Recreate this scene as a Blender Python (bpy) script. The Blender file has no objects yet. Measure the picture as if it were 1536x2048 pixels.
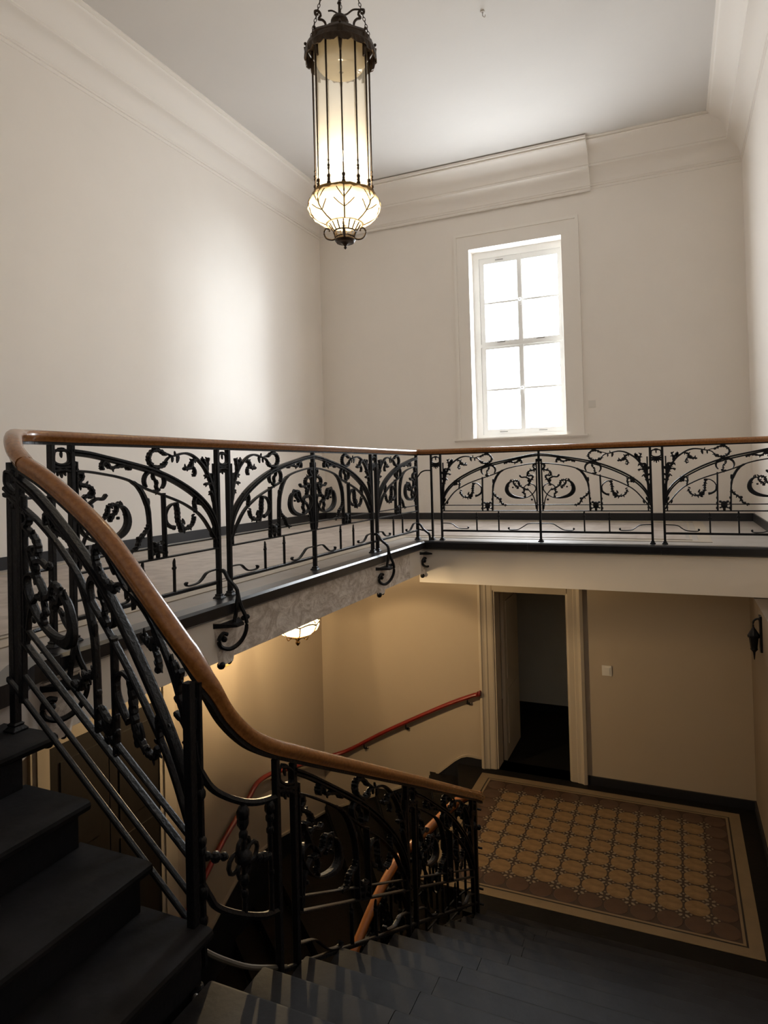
import bpy, math, random
from mathutils import Vector, Matrix
random.seed(7)
R = math.radians
SC = bpy.context.scene
COL = SC.collection

# ------------------------------------------------------------------ camera
cam_d = bpy.data.cameras.new('camera')
cam_o = bpy.data.objects.new('camera', cam_d)
COL.objects.link(cam_o)
cy_, sy_ = math.cos(R(23.121)), math.sin(R(23.121))
cp_, sp_ = math.cos(R(0.921)), math.sin(R(0.921))
cr_, sr_ = math.cos(R(-1.505)), math.sin(R(-1.505))
fw = Vector((-sy_*cp_, cy_*cp_, sp_)); rt = Vector((cy_, sy_, 0)); up = rt.cross(fw)
r2 = rt*cr_ + up*sr_; u2 = -rt*sr_ + up*cr_
M = Matrix((( r2.x, u2.x, -fw.x, 3.065), (r2.y, u2.y, -fw.y, -7.823), (r2.z, u2.z, -fw.z, 0.893), (0, 0, 0, 1)))
cam_o.matrix_world = M
cam_d.sensor_fit = 'AUTO'; cam_d.sensor_width = 36.0
cam_d.lens = 36.0*1301.83/2048
cam_d.shift_x = -24.9/2048; cam_d.shift_y = -103.5/2048
cam_d.clip_start = 0.05
SC.camera = cam_o

# ------------------------------------------------------------------ sky, daylight, exposure
EXPOSURE = 0.0
SKY = 27.0
SUN = 6.0
w = bpy.data.worlds.new('world'); SC.world = w; w.use_nodes = True
bg = w.node_tree.nodes['Background']; bg.inputs['Color'].default_value = (0.92, 0.96, 1.0, 1); bg.inputs['Strength'].default_value = SKY
sd = bpy.data.lights.new('sun', 'SUN'); sd.energy = SUN; sd.angle = R(21); sd.color = (0.86, 0.93, 1.0)
so = bpy.data.objects.new('sun', sd); COL.objects.link(so); so.location = (6, 9, 5)
so.rotation_euler = Vector((-0.795, -0.605, -0.06)).to_track_quat('-Z', 'Y').to_euler()
pd = bpy.data.lights.new('window_portal', 'AREA'); pd.shape = 'RECTANGLE'; pd.size = 1.7; pd.size_y = 3.5
pd.cycles.is_portal = True
po = bpy.data.objects.new('window_portal', pd); COL.objects.link(po); po.location = (0.625, 3.70, 3.1); po.rotation_euler = (R(-90), 0, 0)
vs = SC.view_settings
vs.view_transform = 'Standard'; vs.look = 'None'; vs.gamma = 1.0; vs.use_curve_mapping = False; vs.exposure = EXPOSURE
SC.cycles.max_bounces = 10; SC.cycles.diffuse_bounces = 6; SC.cycles.transparent_max_bounces = 16
SC.cycles.sample_clamp_indirect = 6.0
SC.cycles.use_denoising = True

# ------------------------------------------------------------------ materials
def mat(name, col, rough=0.6, metal=0.0, noise=0.0, scale=5.0, bump=0.0, bscale=None, col2=None, spec=0.5, coat=0.0, stretch=None, wear=None):
    m = bpy.data.materials.new(name); m.use_nodes = True
    nt = m.node_tree; b = nt.nodes['Principled BSDF']
    b.inputs['Roughness'].default_value = rough; b.inputs['Metallic'].default_value = metal
    b.inputs['Specular IOR Level'].default_value = spec
    if coat: b.inputs['Coat Weight'].default_value = coat
    c4 = (*col, 1)
    if noise or bump or col2:
        tc = nt.nodes.new('ShaderNodeTexCoord'); mp = nt.nodes.new('ShaderNodeMapping')
        nt.links.new(tc.outputs['Object'], mp.inputs['Vector'])
        if stretch: mp.inputs['Scale'].default_value = stretch
        n = nt.nodes.new('ShaderNodeTexNoise'); n.inputs['Scale'].default_value = scale; n.inputs['Detail'].default_value = 6
        n.inputs['Roughness'].default_value = 0.6
        nt.links.new(mp.outputs[0], n.inputs['Vector'])
        if noise or col2:
            rmp = nt.nodes.new('ShaderNodeValToRGB')
            rmp.color_ramp.elements[0].position = 0.3; rmp.color_ramp.elements[1].position = 0.7
            k = 1-noise
            rmp.color_ramp.elements[0].color = (*(col2 or tuple(x*k for x in col)), 1); rmp.color_ramp.elements[1].color = c4
            nt.links.new(n.outputs['Fac'], rmp.inputs['Fac']); nt.links.new(rmp.outputs['Color'], b.inputs['Base Color'])
        else: b.inputs['Base Color'].default_value = c4
        if bump:
            n2 = nt.nodes.new('ShaderNodeTexNoise'); n2.inputs['Scale'].default_value = bscale or scale*4; n2.inputs['Detail'].default_value = 4
            nt.links.new(mp.outputs[0], n2.inputs['Vector'])
            bp = nt.nodes.new('ShaderNodeBump'); bp.inputs['Strength'].default_value = bump; bp.inputs['Distance'].default_value = 0.02
            nt.links.new(n2.outputs['Fac'], bp.inputs['Height']); nt.links.new(bp.outputs['Normal'], b.inputs['Normal'])
    else: b.inputs['Base Color'].default_value = c4
    return m

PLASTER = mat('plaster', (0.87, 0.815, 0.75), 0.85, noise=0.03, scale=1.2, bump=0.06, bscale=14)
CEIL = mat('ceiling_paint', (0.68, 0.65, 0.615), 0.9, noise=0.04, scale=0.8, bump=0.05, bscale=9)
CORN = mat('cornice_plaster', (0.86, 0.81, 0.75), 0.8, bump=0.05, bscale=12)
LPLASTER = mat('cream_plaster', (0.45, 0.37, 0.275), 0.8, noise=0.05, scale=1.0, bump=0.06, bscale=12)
BLACKST = mat('black_marble', (0.018, 0.018, 0.021), 0.28, noise=0.5, scale=6, col2=(0.010, 0.010, 0.012))
BASE = mat('black_skirting', (0.016, 0.016, 0.019), 0.4)
TREAD = mat('dark_stone_tread', (0.022, 0.0215, 0.0240), 0.55, spec=0.12, col2=(0.012, 0.0112, 0.0112), scale=6, bump=0.05, bscale=40)
RISER = mat('dark_stone_riser', (0.010, 0.0107, 0.014), 0.65, spec=0.2, col2=(0.010, 0.010, 0.013), scale=9, bump=0.12)
FLOORST = mat('worn_grey_stone', (0.42, 0.38, 0.345), 0.42, col2=(0.33, 0.295, 0.265), scale=3, bump=0.05)
DARKFL = mat('dark_floor_stone', (0.011, 0.0095, 0.008), 0.55, spec=0.12, col2=(0.007, 0.006, 0.005), scale=6, bump=0.1)
IRON = mat('black_wrought_iron', (0.0085, 0.009, 0.012), 0.40, noise=0.35, scale=30, bump=0.18, bscale=70, spec=0.25)
WOOD = mat('varnished_handrail_wood', (0.40, 0.165, 0.045), 0.27, col2=(0.24, 0.09, 0.025), scale=9, bump=0.05, bscale=30, coat=0.35, stretch=(6, 6, 6))
WOODO = mat('orange_handrail_wood', (0.40, 0.13, 0.022), 0.32, col2=(0.30, 0.09, 0.015), scale=9, coat=0.3)
RED = mat('red_lacquered_wood', (0.24, 0.012, 0.009), 0.33, noise=0.25, scale=8, coat=0.3)
WHITE = mat('white_window_paint', (0.88, 0.88, 0.86), 0.45)
CASING = mat('casing_paint', (0.87, 0.82, 0.755), 0.6)
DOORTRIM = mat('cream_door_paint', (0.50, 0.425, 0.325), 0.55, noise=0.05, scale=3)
DARKWOOD = mat('dark_brown_door', (0.020, 0.0145, 0.010), 0.5, noise=0.3, scale=4, stretch=(6, 6, 1))
DARKROOM = mat('shaded_room_paint', (0.75, 0.74, 0.70), 0.8)
BRONZE = mat('dark_bronze', (0.065, 0.042, 0.026), 0.45, metal=0.6, noise=0.5, scale=20, bump=0.25, bscale=40)
BRASS = mat('aged_brass', (0.30, 0.19, 0.075), 0.4, metal=0.7, noise=0.3, scale=20)
LEAD = mat('lead_came', (0.16, 0.10, 0.05), 0.5, metal=0.3)
YELTILE = mat('ochre_tile', (0.27, 0.17, 0.078), 0.5, spec=0.25, col2=(0.15, 0.088, 0.04), scale=7, bump=0.05, stretch=(1, 2.2, 1))
BRNTILE = mat('brown_tile', (0.090, 0.046, 0.026), 0.45, col2=(0.060, 0.030, 0.018), scale=6, bump=0.05)
INSET = mat('pale_inset_tile', (0.25, 0.195, 0.125), 0.5, noise=0.3, scale=14)
GROUT = mat('brown_tile_ground', (0.050, 0.027, 0.017), 0.6, noise=0.3, scale=12)
BORDER = mat('beige_border_tile', (0.235, 0.165, 0.09), 0.45, noise=0.2, scale=6)
LINE = mat('black_border_line', (0.02, 0.016, 0.014), 0.45)
ORMOLU = mat('gilt_picture_frame', (0.62, 0.47, 0.19), 0.45, noise=0.2, scale=30)
PAPER = mat('cream_mount', (0.72, 0.62, 0.38), 0.7)
INK = mat('dark_print', (0.03, 0.022, 0.015), 0.6)
SWITCH = mat('switch_plastic', (0.74, 0.70, 0.64), 0.4)

FRONTW = mat('light_absorbing_wall', (0.05, 0.034, 0.022), 0.6, noise=0.3, scale=4, stretch=(4, 4, 1))  # unseen wall coloured dark to cut light bouncing onto the stairs
def fascia_mat():
    m = mat('stained_plaster', (0.88, 0.82, 0.76), 0.75, col2=(0.56, 0.485, 0.42), scale=5.5, bump=0.4, bscale=16, stretch=(1, 1, 1.6))
    n = [x for x in m.node_tree.nodes if x.type == 'TEX_NOISE'][0]; n.inputs['Distortion'].default_value = 1.6; n.inputs['Roughness'].default_value = 0.72
    r = [x for x in m.node_tree.nodes if x.type == 'VALTORGB'][0]; r.color_ramp.elements[0].position = 0.40; r.color_ramp.elements[1].position = 0.60
    return m
STAINED = fascia_mat()

def glass_mat(name, tint, transp, transl, diff=0.0, gloss=0.05, veins=False):
    """thin lamp or window glass: part clear, part frosted"""
    m = bpy.data.materials.new(name); m.use_nodes = True; nt = m.node_tree
    for n in list(nt.nodes): nt.nodes.remove(n)
    out = nt.nodes.new('ShaderNodeOutputMaterial')
    tr = nt.nodes.new('ShaderNodeBsdfTransparent'); tr.inputs['Color'].default_value = (*[1-(1-t)*0.4 for t in tint], 1)
    tl = nt.nodes.new('ShaderNodeBsdfTranslucent'); tl.inputs['Color'].default_value = (*tint, 1)
    df = nt.nodes.new('ShaderNodeBsdfDiffuse'); df.inputs['Color'].default_value = (*tint, 1)
    gl = nt.nodes.new('ShaderNodeBsdfGlossy'); gl.inputs['Roughness'].default_value = 0.12
    m1 = nt.nodes.new('ShaderNodeMixShader'); m1.inputs['Fac'].default_value = diff
    m2 = nt.nodes.new('ShaderNodeMixShader'); m2.inputs['Fac'].default_value = transl/(transl+transp)
    m3 = nt.nodes.new('ShaderNodeMixShader'); m3.inputs['Fac'].default_value = gloss
    L = nt.links.new
    L(tl.outputs[0], m1.inputs[1]); L(df.outputs[0], m1.inputs[2])
    L(tr.outputs[0], m2.inputs[1]); L(m1.outputs[0], m2.inputs[2])
    L(m2.outputs[0], m3.inputs[1]); L(gl.outputs[0], m3.inputs[2]); L(m3.outputs[0], out.inputs['Surface'])
    return m
PANE = glass_mat('window_glass', (0.97, 0.99, 1.0), 1.0, 0.02, 0, 0.04)
FROST = glass_mat('frosted_lamp_glass', (1.0, 0.95, 0.84), 0.80, 0.20, 0.1, 0.03)
OPAL = glass_mat('opal_leaf_glass', (0.85, 0.74, 0.53), 0.16, 0.84, 0.1, 0.05)
OPAL2 = glass_mat('dense_opal_glass', (0.035, 0.029, 0.019), 0.22, 0.78, 0.1, 0.05)
AMBER = glass_mat('amber_ripple_glass', (0.92, 0.80, 0.56), 0.35, 0.65, 0.35, 0.08)

def emit_mat(name, col, s):
    m = bpy.data.materials.new(name); m.use_nodes = True
    b = m.node_tree.nodes['Principled BSDF']; b.inputs['Base Color'].default_value = (*col, 1)
    b.inputs['Emission Color'].default_value = (*col, 1); b.inputs['Emission Strength'].default_value = s
    return m
BULB = emit_mat('lit_bulb', (1.0, 0.83, 0.55), 30.0)

# ------------------------------------------------------------------ geometry helpers
class G:
    def __init__(s): s.v = []; s.f = []
    def add(s, vs, fs):
        o = len(s.v); s.v += [tuple(p) for p in vs]; s.f += [tuple(i+o for i in f) for f in fs]; return s
    def box(s, x0, y0, z0, x1, y1, z1):
        vs = [(x0,y0,z0),(x1,y0,z0),(x1,y1,z0),(x0,y1,z0),(x0,y0,z1),(x1,y0,z1),(x1,y1,z1),(x0,y1,z1)]
        return s.add(vs, [(0,3,2,1),(4,5,6,7),(0,1,5,4),(1,2,6,5),(2,3,7,6),(3,0,4,7)])
    def prism(s, a, b):
        """two matching polygons joined"""
        n = len(a)
        fs = [tuple(range(n))[::-1], tuple(range(n, 2*n))] + [(i, (i+1) % n, n+(i+1) % n, n+i) for i in range(n)]
        return s.add(list(a)+list(b), fs)
    def extrude(s, prof, axis, a, b):
        """profile (p,q) extruded along an axis: x -> (y,z), y -> (x,z), z -> (x,y)"""
        def P(p, t): return {'x': (t, p[0], p[1]), 'y': (p[0], t, p[1]), 'z': (p[0], p[1], t)}[axis]
        return s.prism([P(p, a) for p in prof], [P(p, b) for p in prof])
    def rings(s, rs, closed=True, cap=True, loop=False):
        n = len(rs[0]); o = []
        for r in rs: o += list(r)
        fs = []
        m = len(rs)
        for i in range(m if loop else m-1):
            i2 = (i+1) % m
            for j in range(n if closed else n-1):
                j2 = (j+1) % n
                fs.append((i*n+j, i*n+j2, i2*n+j2, i2*n+j))
        if cap and not loop and closed: fs += [tuple(range(n))[::-1], tuple(range((m-1)*n, m*n))]
        return s.add(o, fs)
    def tube(s, pts, r, n=8, upv=(0, 0, 1), flat=1.0, loop=False):
        pts = [Vector(p) for p in pts]; m = len(pts); rs = []
        rr = r if isinstance(r, (list, tuple)) else [r]*m
        ref = Vector(upv)
        for i, p in enumerate(pts):
            if loop: t = pts[(i+1) % m]-pts[i-1]
            else: t = pts[min(i+1, m-1)]-pts[max(i-1, 0)]
            t.normalize()
            a = ref - t*ref.dot(t)
            if a.length < 1e-3: a = Vector((1, 0, 0)) - t*t.x
            a.normalize(); b = t.cross(a); 
            if len(rs) and False: pass
            rs.append([p + (b*math.cos(2*math.pi*k/n)*flat + a*math.sin(2*math.pi*k/n))*rr[i] for k in range(n)])
        return s.rings(rs, loop=loop)
    def lathe(s, prof, n=24, c=(0, 0, 0), wob=None):
        rs = []
        for (r, z) in prof:
            rs.append([(c[0]+r*(wob(k/n, z) if wob else 1)*math.cos(2*math.pi*k/n), c[1]+r*(wob(k/n, z) if wob else 1)*math.sin(2*math.pi*k/n), c[2]+z) for k in range(n)])
        return s.rings(rs, cap=False)
    def ball(s, c, r, n=10, m=6, sz=1.0):
        return s.lathe([(max(r*math.sin(math.pi*i/m), 1e-4), -r*sz*math.cos(math.pi*i/m)) for i in range(m+1)], n, c)
    def build(s, name, m, parent=None, smooth=False, **props):
        me = bpy.data.meshes.new(name); me.from_pydata(s.v, [], s.f); me.validate(); me.update()
        fixnormals(me)
        if smooth: smooth_by_angle(me, smooth if isinstance(smooth, float) else 40.0)
        me.materials.append(m)
        o = bpy.data.objects.new(name, me); COL.objects.link(o)
        if parent: o.parent = parent
        for k, v in props.items(): o[k] = v
        return o
def fixnormals(me):
    import bmesh
    bm = bmesh.new(); bm.from_mesh(me); bmesh.ops.recalc_face_normals(bm, faces=bm.faces[:]); bm.to_mesh(me); bm.free()
def smooth_by_angle(me, ang):
    import bmesh
    bm = bmesh.new(); bm.from_mesh(me)
    for f in bm.faces: f.smooth = True
    for e in bm.edges:
        if len(e.link_faces) == 2 and e.calc_face_angle(0) > R(ang): e.smooth = False
    bm.to_mesh(me); bm.free()

def empty(name, loc=(0, 0, 0), label=None, cat=None, group=None, kind=None, parent=None):
    o = bpy.data.objects.new(name, None); COL.objects.link(o); o.location = loc; o.empty_display_size = 0.1
    tag(o, label, cat, group, kind)
    if parent: o.parent = parent
    return o
def tag(o, label=None, cat=None, group=None, kind=None):
    if label: o['label'] = label
    if cat: o['category'] = cat
    if group: o['group'] = group
    if kind: o['kind'] = kind
    return o
def struct(name, g, m, label=None, smooth=False):
    o = g.build(name, m, smooth=smooth); o['kind'] = 'structure'
    if label: o['label'] = label
    return o
def copy_to(src, parent, loc=(0, 0, 0), rot=(0, 0, 0), name=None):
    o = src.copy(); COL.objects.link(o); o.parent = parent; o.location = loc; o.rotation_euler = rot
    return o
def spline(pts, k=6):
    """Catmull-Rom through the points (any dimension)"""
    P = [tuple(p) for p in pts]
    P = [tuple(2*a-b for a, b in zip(P[0], P[1]))] + P + [tuple(2*a-b for a, b in zip(P[-1], P[-2]))]
    out = []
    for i in range(1, len(P)-2):
        for j in range(k):
            t = j/k; t2 = t*t; t3 = t2*t
            out.append(tuple(0.5*(2*b+(c-a)*t+(2*a-5*b+4*c-d)*t2+(3*b-a-3*c+d)*t3) for a, b, c, d in zip(P[i-1], P[i], P[i+1], P[i+2])))
    out.append(P[-2])
    return out

RISE = 0.173
XL, XR, YB, YF, ZC = -3.198, 4.142, 3.287, -8.45, 6.10     # upper hall
LZ = -17*RISE                                               # lower landing
LXL, LXR, LYB = -1.65, 3.78, 0.33                           # lower walls

# ------------------------------------------------------------------ room shell: upper hall
T = 0.3
struct('wall_left', G().box(XL-T, YF-T, -0.4, XL, YB+T+0.2, ZC+0.3), PLASTER, 'pale plaster wall left of the gallery with a soft patch of daylight')
struct('wall_right', G().box(XR, YF-T, -0.53, XR+T, YB+T+0.2, ZC+0.3), PLASTER, 'pale plaster wall at the right edge of the hall')
struct('wall_front', G().box(XL-T, YF-T, -6.6, XR+T, YF, 0.9), FRONTW, 'unseen lower wall behind the stair landing, coloured dark to absorb light')
struct('wall_front_upper', G().box(XL-T, YF-T, 0.9, XR+T, YF, ZC+0.3), PLASTER, 'pale plaster upper wall behind the stair landing')
WX0, WX1, WZ0, WZ1 = -0.18, 1.43, 1.425, 4.77
WT = 0.36
gb = G()
gb.box(XL-T, YB, -0.4, WX0, YB+WT, ZC+0.3); gb.box(WX1, YB, -0.4, XR+T, YB+WT, ZC+0.3)
gb.box(WX0, YB, -0.4, WX1, YB+WT, WZ0); gb.box(WX0, YB, WZ1, WX1, YB+WT, ZC+0.3)
struct('wall_back', gb, PLASTER, 'pale plaster wall with the tall window above the gallery')
struct('ceiling', G().box(XL-T, YF-T, ZC, XR+T, YB+WT, ZC+0.3), CEIL, 'flat pale ceiling over the stairwell')

# cornice: cove between two bands, a bead at the ceiling edge and fine lines on the wall
def corn_prof(k=1.0, dz=0.0):
    P = [(0, 5.44), (0.022, 5.445), (0.022, 5.465), (0.012, 5.47), (0.012, 5.49), (0.03, 5.495), (0.03, 5.515), (0.02, 5.52)]
    for i in range(7):
        a = i/6*math.pi/2
        P.append((0.03+0.17*(1-math.cos(a)), 5.53+0.20*math.sin(a)))
    P += [(0.225, 5.735), (0.225, 5.765), (0.205, 5.775)]
    for i in range(7):
        a = i/6*math.pi/2
        P.append((0.215+0.225*(1-math.cos(a)), 5.785+0.25*math.sin(a)))
    P += [(0.455, 6.04), (0.47, 6.055), (0.455, 6.075), (0.50, 6.085), (0.50, ZC+0.02), (0, ZC+0.02)]
    return [(p*k, z+dz) for p, z in P]
pr = corn_prof()
struct('trim_1', G().extrude([(XL+p-0.01, z) for p, z in pr], 'y', YF, YB), CORN, 'moulded plaster cornice along the left wall', smooth=25.0)
struct('trim_2', G().extrude([(YB-p+0.01, z) for p, z in pr], 'x', XL, XR), CORN, 'moulded plaster cornice along the window wall', smooth=25.0)
struct('trim_3', G().extrude([(XR-p+0.01, z) for p, z in pr], 'y', YF, YB), CORN, 'moulded plaster cornice along the right wall', smooth=25.0)
struct('trim_4', G().extrude([(YB-p*1.12-0.03, z-0.035) for p, z in corn_prof()] , 'x', XL+0.3, 1.93), CORN, 'deeper stretch of cornice above the window that breaks off in a step', smooth=25.0)
# baseboards
struct('baseboard_left', G().box(XL, YF, -0.01, XL+0.02, YB, 0.125), BASE)
struct('baseboard_back', G().box(XL, YB-0.02, -0.01, XR, YB, 0.115), BASE)
struct('baseboard_right', G().box(XR-0.02, -0.2, -0.01, XR, YB, 0.115), BASE)

# ------------------------------------------------------------------ gallery slab
NX, NY = 0.17, -0.20           # nosing fronts
floor = empty('floor', (0, 0, 0), 'worn patterned tile floor of the L shaped gallery', None, None, 'structure')
slab = G()
slab.box(XL-0.02, -5.45, -0.40, 0.08, YB, -0.005)
slab.box(0.08, -0.13, -0.52, XR, YB, -0.005)
slab.box(XL-0.02, YF, -0.40, 0.33, -5.93, -0.005)
slab.prism([(XL, -5.93, -0.4), (0.33, -5.93, -0.4), (0.30, -5.80, -0.4), (0.08, -5.45, -0.4), (XL, -5.45, -0.4)],
           [(XL, -5.93, -0.005), (0.33, -5.93, -0.005), (0.30, -5.80, -0.005), (0.08, -5.45, -0.005), (XL, -5.45, -0.005)])
slab.build('slab', FLOORST, floor)
# carpet-like tile field of the gallery (too shallow an angle to tell tiles apart)
def carpet_mat():
    m = bpy.data.materials.new('worn_medallion_tiles'); m.use_nodes = True; nt = m.node_tree; L = nt.links.new
    b = nt.nodes['Principled BSDF']; b.inputs['Roughness'].default_value = 0.38
    tc = nt.nodes.new('ShaderNodeTexCoord'); v = nt.nodes.new('ShaderNodeTexVoronoi'); v.inputs['Scale'].default_value = 4.8
    v.inputs['Randomness'].default_value = 0.0; v.voronoi_dimensions = '2D'
    L(tc.outputs['Object'], v.inputs['Vector'])
    r = nt.nodes.new('ShaderNodeValToRGB'); e = r.color_ramp.elements
    e[0].position = 0.40; e[0].color = (0.46, 0.395, 0.345, 1); e[1].position = 0.60; e[1].color = (0.40, 0.335, 0.29, 1)
    L(v.outputs['Distance'], r.inputs['Fac'])
    n = nt.nodes.new('ShaderNodeTexNoise'); n.inputs['Scale'].default_value = 3; n.inputs['Detail'].default_value = 6; n.inputs['Distortion'].default_value = 1.2
    L(tc.outputs['Object'], n.inputs['Vector'])
    mx = nt.nodes.new('ShaderNodeMix'); mx.data_type = 'RGBA'; mx.blend_type = 'MULTIPLY'; mx.inputs['Factor'].default_value = 0.75
    r2_ = nt.nodes.new('ShaderNodeValToRGB'); r2_.color_ramp.elements[0].position = 0.35; r2_.color_ramp.elements[0].color = (0.6, 0.56, 0.53, 1); r2_.color_ramp.elements[1].position = 0.6
    L(n.outputs['Fac'], r2_.inputs['Fac']); L(r.outputs['Color'], mx.inputs['A']); L(r2_.outputs['Color'], mx.inputs['B'])
    L(mx.outputs['Result'], b.inputs['Base Color'])
    return m
CARPET = carpet_mat()
f1 = G().box(-2.75, -8.3, -0.005, -0.55, 2.85, 0.001); f1.box(-0.55, 0.55, -0.005, 3.16, 2.85, 0.001)
f1.build('tile_field', CARPET, floor)
UB = mat('beige_gallery_border', (0.47, 0.40, 0.315), 0.42, noise=0.15, scale=5)
bd = G(); bd.box(-0.42, -8.3, -0.005, -0.28, 0.28, 0.0015); bd.box(-0.42, 0.28, -0.005, 3.43, 0.42, 0.0015); bd.box(3.29, 0.42, -0.005, 3.43, 3.12, 0.0015)
bd.box(-3.02, -8.3, -0.005, -2.88, 3.12, 0.0015); bd.box(-2.88, 2.98, -0.005, 3.29, 3.12, 0.0015)
bd.build('border_strip', UB, floor)
bl = G(); bl.box(-0.50, -8.3, -0.005, -0.47, 0.48, 0.0015); bl.box(-0.50, 0.48, -0.005, 3.23, 0.51, 0.0015); bl.box(3.20, 0.51, -0.005, 3.23, 2.93, 0.0015)
bl.build('border_line', UB, floor)
# black stone nosing in lengths, cream and stained fascia
def nosing(prof_axis, a, b, front, name='nosing'):
    pass
ns = G()
pf = [(-0.12, 0.004), (NX-0.02, 0.004), (NX, -0.012), (NX, -0.075), (NX-0.02, -0.092), (0.05, -0.092), (0.05, -0.02), (-0.12, -0.02)]
pf = [(0.02, 0.004), (NX-0.02, 0.004), (NX, -0.012), (NX, -0.078), (NX-0.02, -0.094), (0.02, -0.094)]
for a, b in ((-5.45, -4.02), (-4.02, -2.6), (-2.6, -1.3), (-1.3, NY)):
    G().extrude(pf, 'y', a+0.002, b).build('nosing', BLACKST, floor)
pfb = [(NY+0.12, 0.004), (NY+0.02, 0.004), (NY, -0.012), (NY, -0.085), (NY+0.02, -0.10), (NY+0.12, -0.10)]
for a, b in ((0.02, 1.45), (1.45, 2.9), (2.9, XR)):
    G().extrude(pfb, 'x', a+0.002, b).build('nosing', BLACKST, floor)
# nosing that bends round to the top step
bend = spline([(NX, -5.45), (0.20, -5.62), (0.33, -5.80), (0.36, -5.95)], 4)
cent = [(x-0.14, y-0.02) for x, y in bend]
G().prism([(x, y, -0.094) for x, y in bend]+[(x, y, -0.094) for x, y in cent[::-1]], [(x, y, 0.004) for x, y in bend]+[(x, y, 0.004) for x, y in cent[::-1]]).build('nosing', BLACKST, floor)
G().box(0.20, YF, -0.094, 0.36, -5.95, 0.004).build('nosing', BLACKST, floor)
G().box(0.06, -5.45, -0.40, 0.12, -4.06, -0.09).build('fascia', PLASTER, floor)
G().box(0.06, -4.06, -0.40, 0.12, -0.60, -0.09).build('fascia', STAINED, floor, label='brown stained and peeling stretch of fascia')
G().box(0.06, -0.60, -0.40, 0.12, -0.14, -0.09).build('fascia', PLASTER, floor)
G().box(0.06, -0.14, -0.52, XR, -0.08, -0.095).build('fascia', PLASTER, floor)
G().box(0.30, YF, -0.40, 0.33, -5.93, -0.09).build('riser', RISER, floor)

# ------------------------------------------------------------------ lower walls
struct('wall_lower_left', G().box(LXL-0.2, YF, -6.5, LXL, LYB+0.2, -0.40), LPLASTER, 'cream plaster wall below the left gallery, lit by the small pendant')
DX0, DX1, DZ1 = 0.87, 1.80, -0.665
g = G()
g.box(LXL-0.2, LYB, -6.5, DX0, LYB+0.25, -0.5); g.box(DX1, LYB, -6.5, LXR+0.1, LYB+0.25, -0.5); g.box(DX0, LYB, DZ1, DX1, LYB+0.25, -0.5); g.box(DX0, LYB, -6.5, DX1, LYB+0.25, LZ)
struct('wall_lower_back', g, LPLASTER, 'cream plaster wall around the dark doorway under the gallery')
DIMPLASTER = mat('dimmed_cream_plaster', (0.20, 0.150, 0.105), 0.8, noise=0.05, scale=1)  # cream plaster with the dim light put into a browner, darker colour
struct('wall_lower_right', G().box(LXR, YF, -6.5, XR+0.3, LYB, -0.53), DIMPLASTER, 'cream plaster wall beside the lower landing on the right')
struct('baseboard_lower_back', G().box(1.985, LYB-0.02, LZ, LXR, LYB, LZ+0.10), BASE)
struct('baseboard_lower_right', G().box(LXR-0.02, -2.2, LZ, LXR, LYB, LZ+0.10), BASE)
struct('floor_basement', G().box(LXL-0.2, YF, -6.6, LXR+0.1, LYB+0.2, -6.4), DARKFL)
# dark room behind the doorway
rm = G(); rm.box(-0.4, 2.5, LZ-0.1, 2.4, 2.6, -0.4); rm.box(-0.5, LYB+0.25, LZ-0.1, -0.4, 2.6, -0.4); rm.box(2.4, LYB+0.25, LZ-0.1, 2.5, 2.6, -0.4); rm.box(-0.5, LYB+0.25, -0.52, 2.5, 2.6, -0.40)
struct('wall_passage', rm, DARKROOM, 'unlit plaster wall of the passage behind the doorway')
struct('floor_passage', G().box(-0.5, LYB+0.25, LZ-0.1, 2.5, 2.6, LZ).box(0.87, LYB-0.01, LZ-0.1, 1.80, LYB+0.26, LZ), DARKFL)
struct('baseboard_passage', G().box(-0.4, 2.48, LZ, 2.4, 2.5, LZ+0.12), BASE)

# ------------------------------------------------------------------ stairs
YR1 = -5.97                    # inner end of the upper flight
tread_pf = lambda back, front, z, sg: [(back, z), (front-sg*0.02, z), (front-sg*0.004, z-0.008), (front, z-0.02), (front-sg*0.004, z-0.036), (front-sg*0.02, z-0.046), (back, z-0.046)]
sf = empty('stair_flight', (0.4, -7.2, -0.2), 'short flight of dark stone steps at left, climbing to the gallery', 'stairs')
nos1 = [0.35, 0.65, 0.955, 1.26, 1.53]
for n in range(1, 5):
    z = -RISE*n
    dz = Vector((0.4, -7.2, -0.2))
    def loc(g):
        g.v = [tuple(Vector(v)-dz) for v in g.v]; return g
    loc(G().extrude(tread_pf(nos1[n-1]-0.06, nos1[n], z, 1), 'y', YF+0.01, YR1+(0.11 if n == 1 else 0.0))).build('tread', TREAD, sf, smooth=30.0)
    loc(G().box(nos1[n]-0.06, YF+0.01, z-RISE+0.001, nos1[n]-0.035, YR1-0.03, z-0.04)).build('riser', RISER, sf)
soff = G().prism([(0.33, YR1-0.05, -0.6), (0.33, YR1-0.05, -0.09), (1.45, YR1-0.05, -0.75), (1.45, YR1-0.05, -1.2)], [(0.33, YF+0.01, -0.6), (0.33, YF+0.01, -0.09), (1.45, YF+0.01, -0.75), (1.45, YF+0.01, -1.2)])
soff = G().prism([(0.335, YR1-0.05, -0.55), (0.335, YR1-0.05, -0.24), (1.46, YR1-0.05, -0.88), (1.46, YR1-0.05, -1.15)], [(0.335, YF+0.01, -0.55), (0.335, YF+0.01, -0.24), (1.46, YF+0.01, -0.88), (1.46, YF+0.01, -1.15)])
loc(soff).build('stringer', RISER, sf)

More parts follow.
